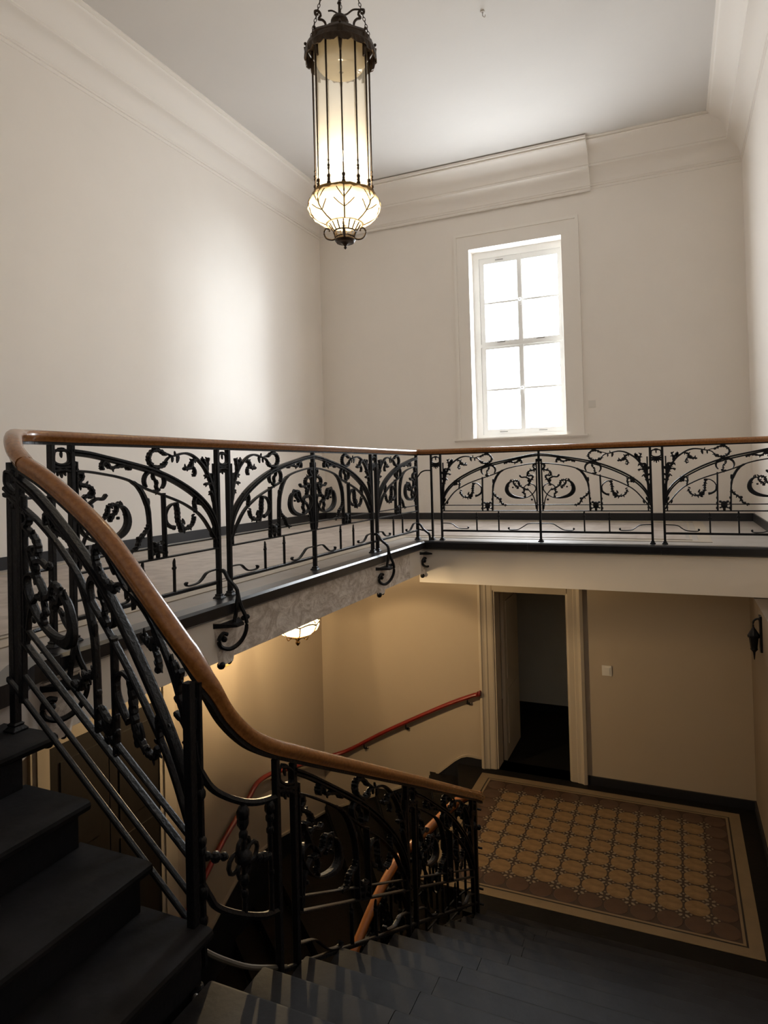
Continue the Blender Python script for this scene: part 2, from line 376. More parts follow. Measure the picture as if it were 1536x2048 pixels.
NY2 = lambda n: -5.97+0.313*(n-5)
lf = empty('stair_flight', (2.6, -4.0, -2.0), 'long flight of dark stone steps running down from the landing to the lower floor', 'stairs')
dz = Vector((2.6, -4.0, -2.0))
XJ = 2.07
for n in range(5, 17):
    z = -RISE*n
    yb = YF+0.01 if n == 5 else NY2(n-1)-0.06
    xa = 1.522
    j = XJ+random.uniform(-0.05, 0.05)
    for a, b in (((xa, j-0.0012), (j+0.0012, LXR-0.006)) if n != 5 else ((xa, LXR-0.006),)):
        loc(G().extrude(tread_pf(yb, NY2(n), z-random.uniform(0, 0.002), 1), 'x', a, b)).build('tread', TREAD, lf, smooth=30.0)
    loc(G().box(xa+0.03, NY2(n)-0.06, z-RISE+0.001, LXR-0.006, NY2(n)-0.035, z-0.04)).build('riser', RISER, lf)
loc(G().prism([(xa+0.05, -5.99, -1.25), (xa+0.05, -5.99, -0.95), (xa+0.05, -2.6, -2.83), (xa+0.05, -2.36, LZ-0.2), (xa+0.05, -2.6, LZ-0.25)],
              [(LXR-0.006, -5.99, -1.25), (LXR-0.006, -5.99, -0.95), (LXR-0.006, -2.6, -2.83), (LXR-0.006, -2.36, LZ-0.2), (LXR-0.006, -2.6, LZ-0.25)])).build('stringer', RISER, lf)
# rounded stone rim where the landing turns
rim = spline([(1.46, -5.95, -0.80), (1.47, -5.85, -0.90), (1.485, -5.70, -1.03), (1.50, -5.48, -1.18)], 4)
g = G().tube(rim, 0.010, 8); loc(g).build('rim', mat('pale_worn_rim', (0.13, 0.12, 0.10), 0.45), lf, smooth=True)

# lower landing with winder steps going down behind the railing
fl = empty('floor_lower', (0, 0, 0), 'dark lower landing with an inlaid patterned tile panel', None, None, 'structure')
g = G(); g.prism([(1.25, -2.38, LZ-0.2), (0.35, LYB, LZ-0.2), (LXR, LYB, LZ-0.2), (LXR, -2.38, LZ-0.2)], [(1.25, -2.38, LZ), (0.35, LYB, LZ), (LXR, LYB, LZ), (LXR, -2.38, LZ)])
g.build('slab', DARKFL, fl)
CX0, CX1, CY0, CY1 = 0.718, 3.595, -2.11, 0.166
zt = LZ+0.004
def ringbox(x0, x1, y0, y1, wd, z):
    g = G(); g.box(x0, y0, LZ-0.01, x1, y0+wd, z); g.box(x0, y1-wd, LZ-0.01, x1, y1, z); g.box(x0, y0+wd, LZ-0.01, x0+wd, y1-wd, z); g.box(x1-wd, y0+wd, LZ-0.01, x1, y1-wd, z)
    return g
ringbox(CX0, CX1, CY0, CY1, 0.105, zt).build('border_strip', BORDER, fl)
ringbox(CX0+0.105, CX1-0.105, CY0+0.105, CY1-0.105, 0.016, zt-0.002).build('border_line', LINE, fl)
ringbox(CX0+0.121, CX1-0.121, CY0+0.121, CY1-0.121, 0.022, zt).build('border_fillet', BORDER, fl)
ox, oy = CX0+0.143, CY0+0.143
fwid, fhei = CX1-0.143-ox, CY1-0.143-oy
G().box(ox, oy, LZ-0.01, CX1-0.143, CY1-0.143, LZ+0.001).build('tile_ground', GROUT, fl)
NCX, NCY = 12, 9
px_, py_ = fwid/NCX, fhei/NCY
def oct_poly(k=1.0):
    P = []
    for i in range(20):
        a = 2*math.pi*(i+0.5)/20
        x = max(-0.464, min(0.464, 0.480*math.cos(a))); y = 0.465*math.sin(a)
        P.append((x*px_*k, y*py_*k))
    return P
def tile_mesh(m):
    g = G(); a = oct_poly(1.0); b = oct_poly(0.97)
    g.rings([[(x, y, -0.008) for x, y in a], [(x, y, 0.002) for x, y in a], [(x, y, 0.0035) for x, y in b]])
    return g.build('tile', m, fl)
def flower_mesh():
    g = G(); s_ = 0.060
    for k in range(4):
        a = k*math.pi/2 + math.pi/4
        c = (math.cos(a)*s_*0.62, math.sin(a)*s_*0.62); t = (math.cos(a), math.sin(a)); n_ = (-t[1], t[0])
        P = [(c[0]+t[0]*l+n_[0]*q, c[1]+t[1]*l+n_[1]*q) for l, q in ((-0.022, 0), (-0.006, 0.013), (0.016, 0.010), (0.024, 0), (0.016, -0.010), (-0.006, -0.013))]
        g.prism([(x, y, -0.006) for x, y in P], [(x, y, 0.0035) for x, y in P])
    for k in range(4):
        a = k*math.pi/2; c = (math.cos(a)*s_*0.95, math.sin(a)*s_*0.95)
        P = [(c[0]+q*math.cos(b_*math.pi/2), c[1]+q*math.sin(b_*math.pi/2)) for b_, q in ((0, 0.011), (1, 0.011), (2, 0.011), (3, 0.011))]
        g.prism([(x, y, -0.006) for x, y in P], [(x, y, 0.0035) for x, y in P])
    return g.build('inset_tile', INSET, fl)
ty = tile_mesh(YELTILE); tb = tile_mesh(BRNTILE); fm = flower_mesh()
fy = fb = ff = True
for i in range(NCX):
    for j in range(NCY):
        edge = i in (0, NCX-1) or j in (0, NCY-1)
        src = tb if edge else ty
        p = (ox+(i+0.5)*px_, oy+(j+0.5)*py_, LZ+random.uniform(-0.0006, 0.0006))
        if edge and fb: tb.location = p; fb = False
        elif not edge and fy: ty.location = p; fy = False
        else: copy_to(src, fl, p)
for i in range(NCX+1):
    for j in range(NCY+1):
        if (i in (0, NCX)) or (j in (0, NCY)): continue
        p = (ox+i*px_, oy+j*py_, LZ)
        if ff: fm.location = p; ff = False
        else: copy_to(fm, fl, p)

# winder flight going down to the left
wf = empty('stair_flight', (-0.4, -1.0, -3.6), 'turning flight of dark steps below the left gallery, seen through the railing', 'stairs')
dz = Vector((-0.4, -1.0, -3.6))
outer = [0, 0.40, 0.80, 1.2, 1.6, 2.0, 3.30, 3.75, 4.1, 4.45, 4.8, 5.2, 5.6]
inner = [0, 0.12, 0.24, 0.36, 0.5, 0.66, 0.95, 1.25, 1.55, 1.85, 2.15, 2.5, 2.9]
def along(poly, d):
    for a, b in zip(poly, poly[1:]):
        l = math.hypot(b[0]-a[0], b[1]-a[1])
        if d <= l: return (a[0]+(b[0]-a[0])*d/l, a[1]+(b[1]-a[1])*d/l)
        d -= l
    return poly[-1]
OP = [(0.35, LYB-0.005), (LXL+0.005, LYB-0.005), (LXL+0.005, -9)]
IP = [(1.25, -2.38), (1.0, -2.75), (0.95, -9)]
for k in range(12):
    z = LZ-RISE*(k+1)
    a0, a1 = along(OP, outer[k]), along(OP, outer[k+1]); b0, b1 = along(IP, inner[k]), along(IP, inner[k+1])
    poly = [a0, a1, b1, b0]
    if outer[k] < 2.0 < outer[k+1]: poly = [a0, OP[1], a1, b1, b0]
    a1 = (a1[0], min(a1[1], LYB-0.07)); 
    loc(G().prism([(x, y, z-0.05) for x, y in poly], [(x, y, z) for x, y in poly])).build('tread', DARKFL, wf)
    loc(G().prism([(a1[0], a1[1]+0.03, z-RISE-0.01), (b1[0], b1[1]+0.03, z-RISE-0.01), (b1[0], b1[1]+0.06, z-RISE-0.01), (a1[0], a1[1]+0.06, z-RISE-0.01)],
                  [(a1[0], a1[1]+0.03, z-0.04), (b1[0], b1[1]+0.03, z-0.04), (b1[0], b1[1]+0.06, z-0.04), (a1[0], a1[1]+0.06, z-0.04)])).build('riser', RISER, wf)
loc(G().prism([(0.35, LYB-0.03, LZ-RISE), (1.25, -2.38, LZ-RISE), (1.25, -2.35, LZ-RISE), (0.38, LYB-0.01, LZ-RISE)], [(0.35, LYB-0.03, LZ-0.01), (1.25, -2.38, LZ-0.01), (1.25, -2.35, LZ-0.01), (0.38, LYB-0.01, LZ-0.01)])).build('riser', RISER, wf)
# skirting of the winder flight: black band under a pale moulded edge
def skirt(pts, off, name_b, name_t):
    a = [Vector(p) for p in pts]; o = Vector(off)
    g = G(); t = G()
    for p, q in zip(a, a[1:]):
        dn = Vector((0, 0, -0.9)); th = Vector((0, 0, 0.028))
        g.prism([p, q, q+dn, p+dn], [p+o, q+o, q+dn+o, p+dn+o])
        o2 = o*1.6
        t.prism([p, q, q+th, p+th], [p+o2, q+o2, q+th+o2, p+th+o2])
    ob = g.build(name_b, BASE); ob['kind'] = 'structure'
    ot = t.build(name_t, LPLASTER); ot['kind'] = 'structure'
skb = spline([(0.67, LYB, -2.84), (0.40, LYB, -2.86), (0.005, LYB, -3.167), (-0.431, LYB, -3.378), (-1.65, LYB, -3.93)], 4)
skirt(skb, (0, -0.018, 0), 'baseboard_stair_back', 'trim_5')
skl = spline([(LXL, LYB, -3.93), (LXL, -0.3, -3.80), (LXL, -1.0, -3.655), (LXL, -1.6, -3.66), (LXL, -2.14, -3.93), (LXL, -2.6, -4.2), (LXL, -4.5, -5.3)], 4)
skirt(skl, (0.018, 0, 0), 'baseboard_stair_left', 'trim_6')

# ------------------------------------------------------------------ window
win = empty('window_1', (0, 0, 0), 'tall white casement window with eight bright panes', None, None, 'structure')
FY0, FY1 = YB+0.24, YB+0.31
W_, H_ = WX1-WX0, WZ1-WZ0
X = lambda t: WX0+t*W_
Z = lambda t: WZ1-t*H_
cols = [(0.125, 0.492), (0.550, 0.928)]
rows = [(0.066, 0.277), (0.277, 0.483), (0.525, 0.742), (0.742, 0.953)]
g = G()
g.box(X(0.0), FY0-0.01, WZ0, X(0.07), FY1, WZ1); g.box(X(0.965), FY0-0.01, WZ0, WX1, FY1, WZ1)
g.box(X(0.07), FY0-0.01, Z(0.035), X(0.965), FY1, WZ1); g.box(X(0.07), FY0-0.01, WZ0, X(0.965), FY1, Z(0.98)); g.box(X(0.07), FY0-0.012, Z(0.513), X(0.965), FY1, Z(0.496))
g.box(X(0.500), FY0-0.006, Z(0.98), X(0.542), FY1, Z(0.035))
g.build('window_frame', WHITE, win)
for (za, zb) in ((0, 1), (2, 3)):
    for ci, (xa_, xb_) in enumerate(cols):
        x0 = 0.07 if ci == 0 else 0.523; x1 = 0.519 if ci == 0 else 0.965
        z0 = 0.035 if za == 0 else 0.513; z1 = 0.496 if za == 0 else 0.98
        g = G()
        g.box(X(x0)+0.002, FY0+0.005, Z(z1), X(xa_), FY1-0.01, Z(z0)); g.box(X(xb_), FY0+0.005, Z(z1), X(x1)-0.002, FY1-0.01, Z(z0))
        g.box(X(xa_), FY0+0.005, Z(rows[za][0]), X(xb_), FY1-0.01, Z(z0)); g.box(X(xa_), FY0+0.005, Z(z1), X(xb_), FY1-0.01, Z(rows[zb][1]))
        zm = Z(rows[za][1]); g.box(X(xa_), FY0+0.015, zm-0.017, X(xb_), FY1-0.02, zm+0.017)
        s_ = g.build('sash', WHITE, win)
        for r_ in (za, zb):
            G().box(X(xa_)+0.001, FY0+0.033, Z(rows[r_][1])+0.018, X(xb_)-0.001, FY0+0.037, Z(rows[r_][0])-(0.018 if r_ in (1, 3) else 0.001)).build('pane', PANE, s_)
for zc in (0.277, 0.742):
    g = G(); g.box(X(0.51), FY0-0.015, Z(zc)-0.10, X(0.532), FY0+0.006, Z(zc)+0.05); g.ball((X(0.521), FY0-0.03, Z(zc)), 0.028, 10, 6)
    g.build('latch', WHITE, win, smooth=True)
for zc, xs in ((0.05, (0.30,)), (0.489, (0.30, 0.73)), (0.505, (0.32, 0.70)), (0.967, (0.30, 0.73))):
    for x_ in xs:
        G().box(X(x_)-0.07, FY0-0.006, Z(zc)-0.006, X(x_)+0.07, FY0+0.006, Z(zc)+0.006).build('vent_slot', mat('slot_shadow_grey', (0.25, 0.24, 0.23), 0.5), win)
g = G().extrude([(YB-0.07, WZ0-0.005), (YB-0.07, WZ0-0.03), (YB-0.03, WZ0-0.055), (YB+0.0, WZ0-0.055), (YB+0.24, WZ0-0.02), (YB+0.24, WZ0+0.004)], 'x', -0.52, 1.77)
g.build('window_sill', CASING, win)
g = G()
def frame_prof(o): pass
for x0, x1, z0, z1 in ((-0.45, WX0, WZ0-0.005, 5.06), (WX1, 1.715, WZ0-0.005, 5.06), (WX0, WX1, WZ1, 5.06)):
    g.box(x0, YB-0.022, z0, x1, YB, z1)
for x0, x1, z0, z1 in ((-0.45, -0.40, WZ0-0.005, 5.06), (1.665, 1.715, WZ0-0.005, 5.06), (-0.40, 1.665, 5.01, 5.06)):
    g.box(x0, YB-0.038, z0, x1, YB-0.02, z1)
g.build('window_casing', CASING, win)

# switches
def switch(c, label, gname=None):
    o = empty('light_switch', c, label, 'switch')
    G().box(-0.055, -0.012, -0.06, 0.055, 0, 0.06).build('plate', SWITCH, o)
    G().box(-0.035, -0.018, -0.04, 0.035, -0.011, 0.04).build('rocker', SWITCH, o)
switch((1.845, YB, 1.905), 'small white light switch on the wall right of the window')
switch((2.245, LYB, -1.56), 'faint cream light switch on the wall right of the dark doorway')

# ------------------------------------------------------------------ lower door (casing, open leaf folded into the passage)
dr = empty('door_1', (0, 0, 0), 'narrow doorway with a wide cream moulded casing under the gallery', None, None, 'structure')
def casing(parent, x0, x1, name='door_casing'):
    """fluted upright between x0 (wall side) and x1 (opening side)"""
    d = 1 if x1 > x0 else -1; w_ = abs(x1-x0)
    P = [(0, 0), (0, -0.045), (0.035, -0.06), (0.05, -0.045), (0.075, -0.035), (w_*0.55, -0.032), (w_*0.6, -0.022), (w_-0.02, -0.020), (w_, -0.012), (w_, 0)]
    return P, d
P, d = casing(dr, 0.68, 0.87)
P2 = [(0.68+p, LYB+q) for p, q in P]
G().extrude(P2, 'z', LZ, -0.50).build('door_casing', DOORTRIM, dr)
P, d = casing(dr, 2.0, 1.80)
G().extrude([(1.99-p, LYB+q) for p, q in P], 'z', LZ, -0.50).build('door_casing', DOORTRIM, dr)
G().box(0.87, LYB-0.025, DZ1, 1.80, LYB, -0.5).build('door_casing', DOORTRIM, dr)
G().box(0.87, LYB, LZ, 0.89, LYB+0.25, DZ1).build('door_jamb', DOORTRIM, dr); G().box(1.78, LYB, LZ, 1.80, LYB+0.25, DZ1).build('door_jamb', DOORTRIM, dr)
G().box(0.89, LYB, DZ1-0.02, 1.78, LYB+0.25, DZ1).build('door_jamb', DOORTRIM, dr)
lg = G(); lg.box(0.895, LYB+0.26, LZ+0.01, 0.94, LYB+1.05, DZ1-0.03)
leaf = lg.build('door_leaf', DOORTRIM, dr)
for z0, z1 in ((LZ+0.2, LZ+0.9), (LZ+1.05, DZ1-0.2)):
    G().box(0.94, LYB+0.36, z0, 0.952, LYB+0.95, z1).build('panel', DOORTRIM, leaf)

# dark double door on the left lower wall
dd = empty('door_2', (0, 0, 0), 'dark brown double door with cream casing low on the left wall', None, None, 'structure')
x0 = LXL
for ya, yb in ((-2.90, -2.68), (-4.27, -4.10)):
    g = G(); g.box(x0, ya, -4.3, x0+0.03, yb, -1.08); g.box(x0, ya+0.05, -4.3, x0+0.045, yb-0.04, -1.10); g.build('door_casing', DOORTRIM, dd)
G().box(x0, -4.10, -1.27, x0+0.03, -2.90, -1.08).build('door_casing', DOORTRIM, dd)
for ya, yb in ((-4.10, -3.505), (-3.495, -2.90)):
    l_ = G().box(x0, ya, -4.3, x0+0.02, yb, -1.27).build('door_leaf', DARKWOOD, dd)
    for za, zb in ((-2.2, -1.42), (-3.5, -2.35)):
        G().box(x0+0.02, ya+0.1, za, x0+0.03, yb-0.1, zb).build('panel', DARKWOOD, l_)

# ------------------------------------------------------------------ picture
pc = empty('picture', (LXL, -1.845, -1.2), 'small gilt framed picture hanging under the gallery edge on the left wall', 'picture')
g = G(); hw, z0, z1, b_ = 0.088, -0.055, 0.22, 0.02
g.box(0, -hw, z0, 0.02, hw, z0+b_); g.box(0, -hw, z1-b_, 0.02, hw, z1); g.box(0, -hw, z0+b_, 0.02, -hw+b_, z1-b_); g.box(0, hw-b_, z0+b_, 0.02, hw, z1-b_)
g.build('picture_frame', ORMOLU, pc)
G().box(0, -hw+b_, z0+b_, 0.008, hw-b_, z1-b_).build('mount', PAPER, pc)
P = [(-0.035, 0.0), (-0.02, -0.012), (0.01, -0.008), (0.035, 0.004), (0.038, 0.06), (0.02, 0.09), (0.03, 0.13), (0.0, 0.17), (-0.03, 0.14), (-0.022, 0.09), (-0.04, 0.05)]
G().prism([(0.008, a, b) for a, b in P], [(0.0095, a, b) for a, b in P]).build('print', INK, pc)

# ------------------------------------------------------------------ wall lantern at the right edge
wl = empty('wall_lantern', (LXR, -0.75, -0.76), 'small black iron lantern on the right wall just under the gallery', 'lamp')
g = G(); g.box(-0.02, -0.05, -0.16, 0, 0.05, 0.18); g.tube(spline([(0, 0, 0.12), (-0.03, 0, 0.15), (-0.07, 0, 0.12), (-0.07, 0, 0.04)], 5), 0.010, 6)
g.build('bracket', IRON, wl)
g = G().lathe([(0.008, 0.07), (0.055, -0.01), (0.052, -0.03), (0.042, -0.03), (0.03, -0.13), (0.033, -0.145), (0.012, -0.17), (0.004, -0.24)], 8, (-0.07, 0, 0))
g.build('lantern_body', IRON, wl)

# ------------------------------------------------------------------ wall handrail (red) and lower handrail (orange)
rr = empty('wall_handrail', (-0.6, LYB, -2.7), 'glossy red wooden handrail running down the cream wall beside the dark doorway', 'handrail')
dz = Vector((-0.6, LYB, -2.7))
yr = LYB-0.075
path = [(0.655, yr, -1.995), (0.56, yr, -2.03), (0.187, yr, -2.20), (-0.617, yr, -2.62), (-1.25, yr, -2.985), (-1.52, 0.02, -3.03), (LXL+0.08, -0.33, -2.965), (LXL+0.08, -0.8, -2.84), (LXL+0.08, -1.12, -2.755), (LXL+0.08, -1.40, -2.745), (LXL+0.08, -1.62, -2.87), (LXL+0.08, -2.07, -3.10), (LXL+0.08, -2.56, -3.44), (LXL+0.08, -3.2, -3.85)]
sp_pts = spline(path, 6)
loc(G().tube(sp_pts, 0.027, 10, flat=1.15)).build('rail', RED, rr, smooth=True)
g = G().lathe([(0.001, -0.035), (0.03, -0.03), (0.038, -0.01), (0.026, 0), (0.04, 0.012), (0.034, 0.03), (0.001, 0.036)], 12)
g.v = [(p[2]*0.95+0.67, yr+p[1], -1.988+p[0]+p[2]*0.4) for p in g.v]; loc(g).build('end_knob', RED, rr, smooth=True)
for p in ((0.52, -2.045), (-0.35, -2.48), (-0.98, -2.83)):
    g = G().tube(spline([(p[0], yr, p[1]-0.02), (p[0], yr+0.005, p[1]-0.075), (p[0], LYB-0.02, p[1]-0.10), (p[0], LYB, p[1]-0.10)], 4), 0.011, 6)
    g.lathe([(0.035, -0.006), (0.035, 0.006)], 10, (p[0], LYB-0.01, p[1]-0.10)); 
    loc(g).build('bracket', IRON, rr)
for y_, z_ in ((-1.0, -2.79), (-1.75, -2.94), (-2.4, -3.33)):
    x_ = LXL+0.08
    g = G().tube(spline([(x_, y_, z_-0.02), (x_-0.005, y_, z_-0.075), (LXL+0.02, y_, z_-0.10), (LXL, y_, z_-0.10)], 4), 0.011, 6); loc(g).build('bracket', RED, rr)

# ------------------------------------------------------------------ iron railings
H = 1.242; GAP = 0.127; VT = 1.08
def c5(x, y):
    """a point of the half-bay drawing -> (u from the paired posts, height)"""
    s = (x-200)/1150.0
    yf = 1040+25*s; hh = 940+75*s
    t = s*1.074/(1+0.074*s) if s > -0.5 else s
    return (H*(1-t), (yf-y)/hh*VT)
def cc(*pts): return [c5(x, y) for x, y in pts]
PT = 0.0068     # half thickness of arch bars in the plane
def half_bay(extra=False, brackets=True):
    """-> list of (part name, list of primitives) of one half bay"""
    L = []
    A = spline(cc((200,125),(300,131),(400,145),(550,167),(700,192),(800,215),(900,246),(1000,285),(1100,332),(1180,382),(1250,440),(1300,505),(1325,565),(1338,640)), 3)
    B = spline(cc((200,142),(300,147),(400,160),(550,185),(700,212),(800,236),(900,268),(1000,308),(1100,357),(1180,408),(1250,470),(1295,530),(1320,585),(1338,660)), 3)
    L.append(('arch_bar', [('bar', A, 0.0075, 0.016)])); L.append(('arch_bar', [('bar', B, 0.0065, 0.013)]))
    L.append(('inner_arch', [('bar', spline(cc((215,222),(300,225),(400,236),(480,247),(560,265),(640,295),(720,322),(830,352),(920,378),(1000,405),(1070,436),(1140,472),(1200,520),(1260,588),(1310,650),(1338,700)), 3), 0.0055, 0.011)]))
    L.append(('panel_upright', [('bar', spline(cc((555,262),(610,287),(650,325),(680,375),(700,430),(708,500),(712,600),(716,714)), 3), [0.004,0.009,0.011,0.012,0.009,0.007,0.007,0.008], 0.012), ('blob', c5(700,390), 0.014, 0.03, 0.014)] + [('blob', c5(x, y), 0.013, 0.016, 0.016) for x, y in ((716,590),(718,640),(722,690))]))
    L.append(('panel_upright', [('bar', cc((826,338),(830,520),(833,714)), 0.007, 0.012)] + [('blob', c5(x, y), 0.013, 0.016, 0.016) for x, y in ((834,590),(836,640),(838,690))]))
    L.append(('medallion', [('blob', c5(774,658), 0.034, 0.042, 0.020), ('blob', c5(774,700), 0.015, 0.02, 0.014), ('bar', cc((738,628),(775,640),(815,628)), 0.008, 0.012), ('bar', cc((735,690),(775,672),(818,690)), 0.006, 0.010), ('blob', c5(742,628), 0.014, 0.014, 0.012), ('blob', c5(808,628), 0.014, 0.014, 0.012)]))
    rg = [c5(755+82*math.cos(a), 268-62*math.sin(a)) for a in [R(q) for q in range(-42, 223, 15)]]
    L.append(('ring', [('bar', rg, [0.005+0.006*math.sin(math.pi*i/(len(rg)-1)) for i in range(len(rg))], 0.011)]))
    L.append(('leaf_spray', [('thorn', spline(cc((748,215),(745,250),(772,272),(768,305),(790,320),(740,326)), 4), 0.006, 0.010, 5)]))
    L.append(('ring', [('thorn', spline(cc((852,112),(800,88),(748,92),(716,120),(716,158),(748,184),(800,186),(838,172),(850,152)), 4), 0.009, 0.012, 8), ('blob', c5(768,84), 0.03, 0.014, 0.014), ('blob', c5(825,175), 0.022, 0.018, 0.013), ('bar', spline(cc((850,152),(872,130),(905,116)), 3), 0.005, 0.009), ('bar', spline(cc((835,100),(870,106),(905,116)), 3), 0.004, 0.009)]))
    br = spline(cc((900,117),(930,113),(985,98),(1040,92),(1100,104),(1160,135),(1210,172),(1250,222),(1285,285),(1306,350),(1320,430),(1331,520),(1338,640)), 3)
    n_ = len(br)
    L.append(('branch', [('bar', br, [0.0045+0.008*(i/(n_-1)) for i in range(n_)], 0.011)] +
        [('leaf', c5(x, y), a, l, 0.016) for x, y, a, l in ((1210,168,75,0.07),(1222,150,40,0.055),(1240,205,80,0.075),(1255,235,150,0.05),(1285,290,150,0.085),(1262,280,200,0.04),(1300,300,82,0.09),(1304,350,150,0.06),(1312,400,150,0.05),(1312,330,40,0.04),(1322,450,150,0.045),(1328,500,150,0.04),(912,118,-90,0.04),(962,102,-85,0.06),(940,110,70,0.03))] +
        [('thorn', spline(cc(*q), 3), 0.008, 0.010, 3) for q in (((1232,196),(1226,150),(1204,122)),((1240,205),(1246,150),(1258,110)),((1272,262),(1250,235),(1222,228)),((1298,320),(1270,280),(1218,288)),((1306,350),(1302,280),(1300,215)),((1315,420),(1290,350),(1272,335)))]))
    L.append(('leaf_spray', [('thorn', spline(cc((1135,122),(1095,140),(1075,178),(1050,185),(1015,190)), 4), 0.009, 0.011, 6), ('thorn', spline(cc((1082,165),(1112,190),(1118,215),(1105,236)), 4), 0.007, 0.010, 4), ('leaf', c5(1075,165), 135, 0.04, 0.016), ('blob', c5(1080,170), 0.024, 0.020, 0.014), ('blob', c5(1018,190), 0.013, 0.010, 0.010)]))
    L.append(('leaf_spray', [('thorn', spline(cc((386,214),(380,188),(396,169),(418,180),(436,202),(500,190),(545,190),(572,207)), 4), 0.008, 0.011, 9), ('blob', c5(400,182), 0.018, 0.014, 0.012), ('blob', c5(552,192), 0.020, 0.016, 0.012)]))
    L.append(('small_scroll', [('thorn', spline(cc((1118,468),(1112,435),(1105,402),(1118,376),(1145,370),(1168,384),(1178,405)), 4), 0.0075, 0.011, 6), ('blob', c5(1150,405), 0.017, 0.017, 0.012), ('blob', c5(1172,412), 0.012, 0.014, 0.012)]))
    L.append(('scroll', [('bar', spline(cc((932,402),(890,410),(853,440),(838,480),(846,515),(880,540),(915,550)), 4), [0.005]*12+[0.009]*12+[0.013]+[0.009]*0, 0.011), ('thorn', spline(cc((932,398),(945,450),(948,500),(968,545),(982,580)), 4), 0.011, 0.013, 7), ('thorn', spline(cc((975,548),(1010,562),(1050,560),(1085,536),(1103,492)), 4), 0.008, 0.011, 6), ('blob', c5(975,545), 0.030, 0.022, 0.014), ('blob', c5(900,545), 0.018, 0.014, 0.012), ('blob', c5(935,408), 0.022, 0.014, 0.013), ('leaf', c5(1095,520), -55, 0.05, 0.016), ('leaf', c5(1080,490), 150, 0.035, 0.014), ('leaf', c5(1010,535), 60, 0.045, 0.016)]))
    cr = spline(cc((480,402),(515,410),(540,440),(550,488),(532,530),(485,562),(410,580),(340,578),(285,552),(250,515),(238,485),(250,455),(285,434),(325,440),(355,462),(366,490)), 3)
    m_ = len(cr)
    tp = [0.0045+0.015*max(0, math.sin(math.pi*min(1, (i/(m_-1))/0.48)))**1.5 for i in range(m_)]
    L.append(('scroll', [('bar', cr, tp, 0.013)] + [('leaf', c5(x, y), a, 0.035, 0.013) for x, y, a in ((515,410,70),(545,455,10),(552,505,-5),(495,405,95))] ))
    L.append(('vine', [('thorn', spline(cc((312,497),(345,490),(385,465),(408,445),(416,412),(440,394),(472,400),(466,436),(440,452),(425,478)), 4), 0.0085, 0.011, 10), ('thorn', spline(cc((355,490),(366,530),(350,550),(362,573)), 4), 0.007, 0.010, 4), ('blob', c5(372,522), 0.018, 0.012, 0.012), ('blob', c5(430,475), 0.016, 0.012, 0.012), ('blob', c5(482,466), 0.012, 0.010, 0.010), ('blob', c5(415,425), 0.018, 0.014, 0.012)]))
    L.append(('stem', [('bar', spline(cc((238,700),(252,610),(275,548),(312,500)), 4), 0.0045, 0.009), ('blob', c5(282,600), 0.013, 0.013, 0.010), ('leaf', c5(250,640), 20, 0.03, 0.016), ('leaf', c5(245,668), -20, 0.03, 0.016)]))
    L.append(('leaf_stem', [('thorn', spline(cc((222,236),(252,232),(260,255),(236,285),(265,291),(303,300),(322,325),(312,350),(284,345),(263,360),(290,400),(305,428),(318,455)), 4), 0.0085, 0.012, 12), ('bar', spline(cc((298,386),(340,362),(383,362),(404,342)), 4), 0.008, 0.010), ('blob', c5(401,346), 0.012, 0.013, 0.010), ('blob', c5(304,400), 0.024, 0.016, 0.013), ('blob', c5(214,190), 0.018, 0.020, 0.014), ('blob', c5(318,330), 0.012, 0.012, 0.012)]))
    L.append(('leaf_stalk', [('thorn', spline(cc((706,512),(690,546),(645,580),(622,610),(602,645),(552,656)), 4), 0.0085, 0.011, 7), ('blob', c5(626,588), 0.020, 0.014, 0.012)]))
    L.append(('cross_bar', [('bar', cc((205,656),(1330,652)), 0.0045, 0.009)])); L.append(('cross_bar', [('bar', cc((205,719),(1345,719)), 0.0055, 0.011)]))
    L.append(('panel_stile', [('bar', [(0.035, 0.37), (0.032, 0.98)], 0.006, 0.010), ('leaf', c5(1310,610), 70, 0.05, 0.016), ('leaf', c5(1305,680), 200, 0.04, 0.016), ('leaf', c5(1280,640), 60, 0.045, 0.010)]))
    L.append(('panel_stile', [('bar', [(H-0.034, 0.37), (H-0.030, 0.99)], 0.006, 0.010), ('leaf', c5(250,660), -10, 0.03, 0.016)]))
    L.append(('bottom_rail', [('bar', [(-0.0, 0.12), (H, 0.12)], 0.010, 0.007)]))
    if extra: L.append(('cross_bar', [('bar', [(0, 0.225), (H, 0.225)], 0.008, 0.007)]))
    if brackets:
        for x, yt in ((650, 735), (908, 752)):
            u_, v_ = c5(x, yt)
            L.append(('spike', [('bar', [(u_, 0.12), (u_, v_-0.02)], 0.0065, 0.0065), ('blob', (u_, v_-0.045), 0.020, 0.011, 0.010), ('leaf', (u_, v_-0.03), 90, 0.05, 0.012)]))
        L.append(('curl_bracket', [('bar', spline(cc((205,850),(318,852),(372,880),(430,914),(485,922),(530,920),(546,906),(534,898)), 4), 0.0045, 0.009), ('blob', c5(538,905), 0.010, 0.010, 0.010)]))
        L.append(('curl_bracket', [('bar', spline(cc((1345,862),(1225,868),(1172,900),(1128,920),(1060,924),(1020,920),(1008,906),(1020,900)), 4), 0.0045, 0.009), ('blob', c5(1016,906), 0.010, 0.010, 0.010)]))
    return L

